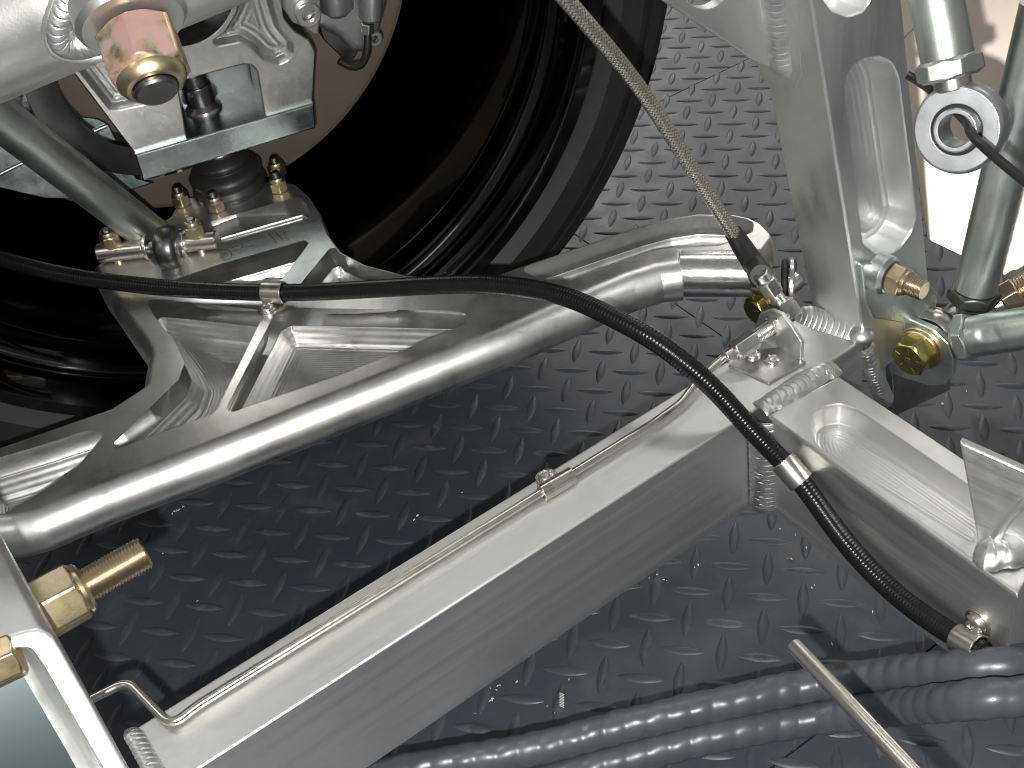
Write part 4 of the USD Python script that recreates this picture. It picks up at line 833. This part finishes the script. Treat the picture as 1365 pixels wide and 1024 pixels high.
# ================================================================== LOWER LEFT BLOCK, ITS BOLT, AND THINGS ON THE FLOOR
def at_v(a, b, v):
    lo, hi = -.1, .6
    for _ in range(50):
        z = (lo + hi) / 2
        if px(L3(a, b, z))[1] > v: lo = z
        else: hi = z
    return L3(a, b, lo)
bfr = WR + .022; k0 = at_v(AL, bfr, 846); PBK = Plane(k0, unit(NL * .82 + UPV * .57), DL)
blk = thing('pivot_block', 'bright machined aluminium pivot block at the lower left corner', 'block', k0)
kp = PBK.poly([(-160, 905), (-10, 858), (25, 846), (56, 840), (72, 848), (86, 871), (178, 1036), (240, 1150), (-160, 1150)], .003)
kk = PBK.poly([(-150, 925), (-10, 874), (22, 862), (42, 862), (58, 884), (140, 1026), (190, 1120), (-150, 1120)], .004)
r = Relief(.005); r.body(kp, [(0, -.002), (.0006, -.0008), (.002, 0)], [(kk, [(0, 0), (.001, -.001), (.003, -.012), (.005, -.016), (.009, -.018)])], -.09); r.under(kp, [(0, -.002), (0, -.09)])
v, f, t = r.done(PBK.o, PBK.x, PBK.y, NL); part(blk, 'block_body', (v, f), 'block', tool=t)
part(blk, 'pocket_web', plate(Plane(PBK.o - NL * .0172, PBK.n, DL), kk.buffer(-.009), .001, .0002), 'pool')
part(chassis, 'weld_bead', weld([L3(AL + .002, b, ZT - .0005) for b in (.0, .02, WR)], unit(UPV + DL), .013, .005, .0036, seed=15, curve=.3), 'weld')
pbz = at_v(AL - .0085, .012, 822); bx = DL
lb = thing('long_pivot_bolt', 'big yellow zinc nut on a long threaded bolt beside the pivot block', 'bolt', pbz)
part(lb, 'washer', ring(pbz + bx * .0003, bx, .0150, .008, .0032, 48), 'yellow'); part(lb, 'nut', hexa(pbz + bx * .0036, bx, .0245, .0185, .12), 'yellow'); part(lb, 'nut_collar', lathe([(.0118, .0219), (.0115, .0236), (.0100, .0250), (.0075, .0252)], pbz, bx, 48), 'yellow'); part(lb, 'threaded_shank', thread(pbz + bx * .023, bx, .0077, .0300, .0015, sides=44), 'bronze')
yh = Q(-14, 890, PBK.o - NL * .004, PBK.n); yx = axis_seen(0, 880, .9, -.42, 10); yb2 = thing('pocket_bolt', 'yellow zinc bolt head at the left edge inside the block pocket', 'bolt', yh); part(yb2, 'head', hexa(yh - yx * .008, yx, .0160, .0195, .1), 'yellow'); part(yb2, 'shank', rod(yh - yx * .05, yh - yx * .006, .006, 24), 'yellow')
# loose rod
r0, r1 = D(1058, 860, .560), D(1290, 1108, .470); rd_ = lone('loose_rod', 'thin bare steel rod sticking in from the bottom edge over the conduits', 'rod', rod(r0, r1, .0037, 32, .0005), 'line')
# conduits
def conduit(pts, r_, seed, label):
    p = spline(pts, 520)
    def rf(S, An): return r_ * (1 + .065 * np.abs(np.sin(np.pi * S / .0125 + An * .5)) + .045 * (meshkit.noise(np.stack([S / .008, np.cos(An) * 1.3 + seed, np.sin(An) * 1.3], -1)) - .5) * 2)
    lone('conduit', label, 'conduit', tube(p, r_ * .95, 28, rf), 'conduit', smooth=True, group='blue grey conduits')
zc = .085; RCN = .0093
def rise(u, amp): t = min(max((u - 1080) / 260, 0), 1); return .707 - amp * t * t * (3 - 2 * t)     # they climb over the foot of the cross tube at the right
conduit([D(u, v, rise(u, .084)) for u, v in [(300, 1110), (420, 1066), (545, 1026), (700, 1001), (832, 968), (964, 938), (1030, 924), (1095, 911), (1160, 902), (1230, 895), (1310, 889), (1380, 886), (1460, 884), (1560, 883)]], RCN, 1, 'upper of two blue grey bumpy conduits, nearest the rail')
conduit([D(u, v, rise(u, .112)) for u, v in [(560, 1104), (690, 1054), (800, 1020), (920, 989), (1000, 972), (1080, 959), (1150, 949), (1230, 940), (1310, 932), (1380, 928), (1460, 926), (1560, 925)]], RCN, 7, 'lower of two blue grey bumpy conduits, crossing under the loose rod')
# swarf on the floor
sw = []
for (a, b) in [(863, 769), (877, 764), (886, 772), (880, 757), (927, 751), (930, 758), (1037, 705), (1062, 712), (1066, 706), (1073, 733), (1103, 738), (1107, 741), (1116, 728), (1052, 747), (1160, 813), (1113, 860), (1083, 781), (716, 868), (693, 874), (690, 907), (665, 917), (656, 928), (656, 934), (632, 953), (645, 895), (653, 918), (733, 943), (737, 951), (762, 903), (664, 912), (840, 1010), (805, 1015), (770, 990), (612, 659), (555, 690), (260, 800), (215, 735), (300, 905), (835, 745), (1270, 640), (1255, 536), (1292, 521), (1205, 650)]:
    for _ in range(random.choice((1, 1, 2))):
        c = P(a + random.uniform(-4, 4), b + random.uniform(-3, 3), .0009); s_ = random.uniform(.0004, .0015); m = trimesh.creation.icosphere(1, 1.0); R_ = trimesh.transformations.random_rotation_matrix(RNG.random(3))[:3, :3]
        sw.append((c + (A_(m.vertices) * A_([s_, s_ * .5, s_ * .35])) @ R_.T, A_(m.faces)))
for (a, b) in [(229, 685), (232, 682), (235, 681), (239, 679), (244, 676)]:
    for _ in range(2):
        c = P(a + random.uniform(-1, 1), b + random.uniform(-1, 1), .0009); e = unit(E1 * random.uniform(-1, 1) + E2 * random.uniform(-1, 1)); sw.append(tube([c - e * .0011, c + e * .0011], .00035, 6))
for k in range(9):
    c = P(749, 925 + k * 2.1, .0012); sw.append(tube([c - E1 * .0016 + E2 * .0005, c + E1 * .0016 - E2 * .0005], .0003, 6))
lone('metal_shavings', 'tiny bright metal shavings scattered over the grey floor', 'shavings', join(*sw), 'chip', smooth=True, kind='stuff')
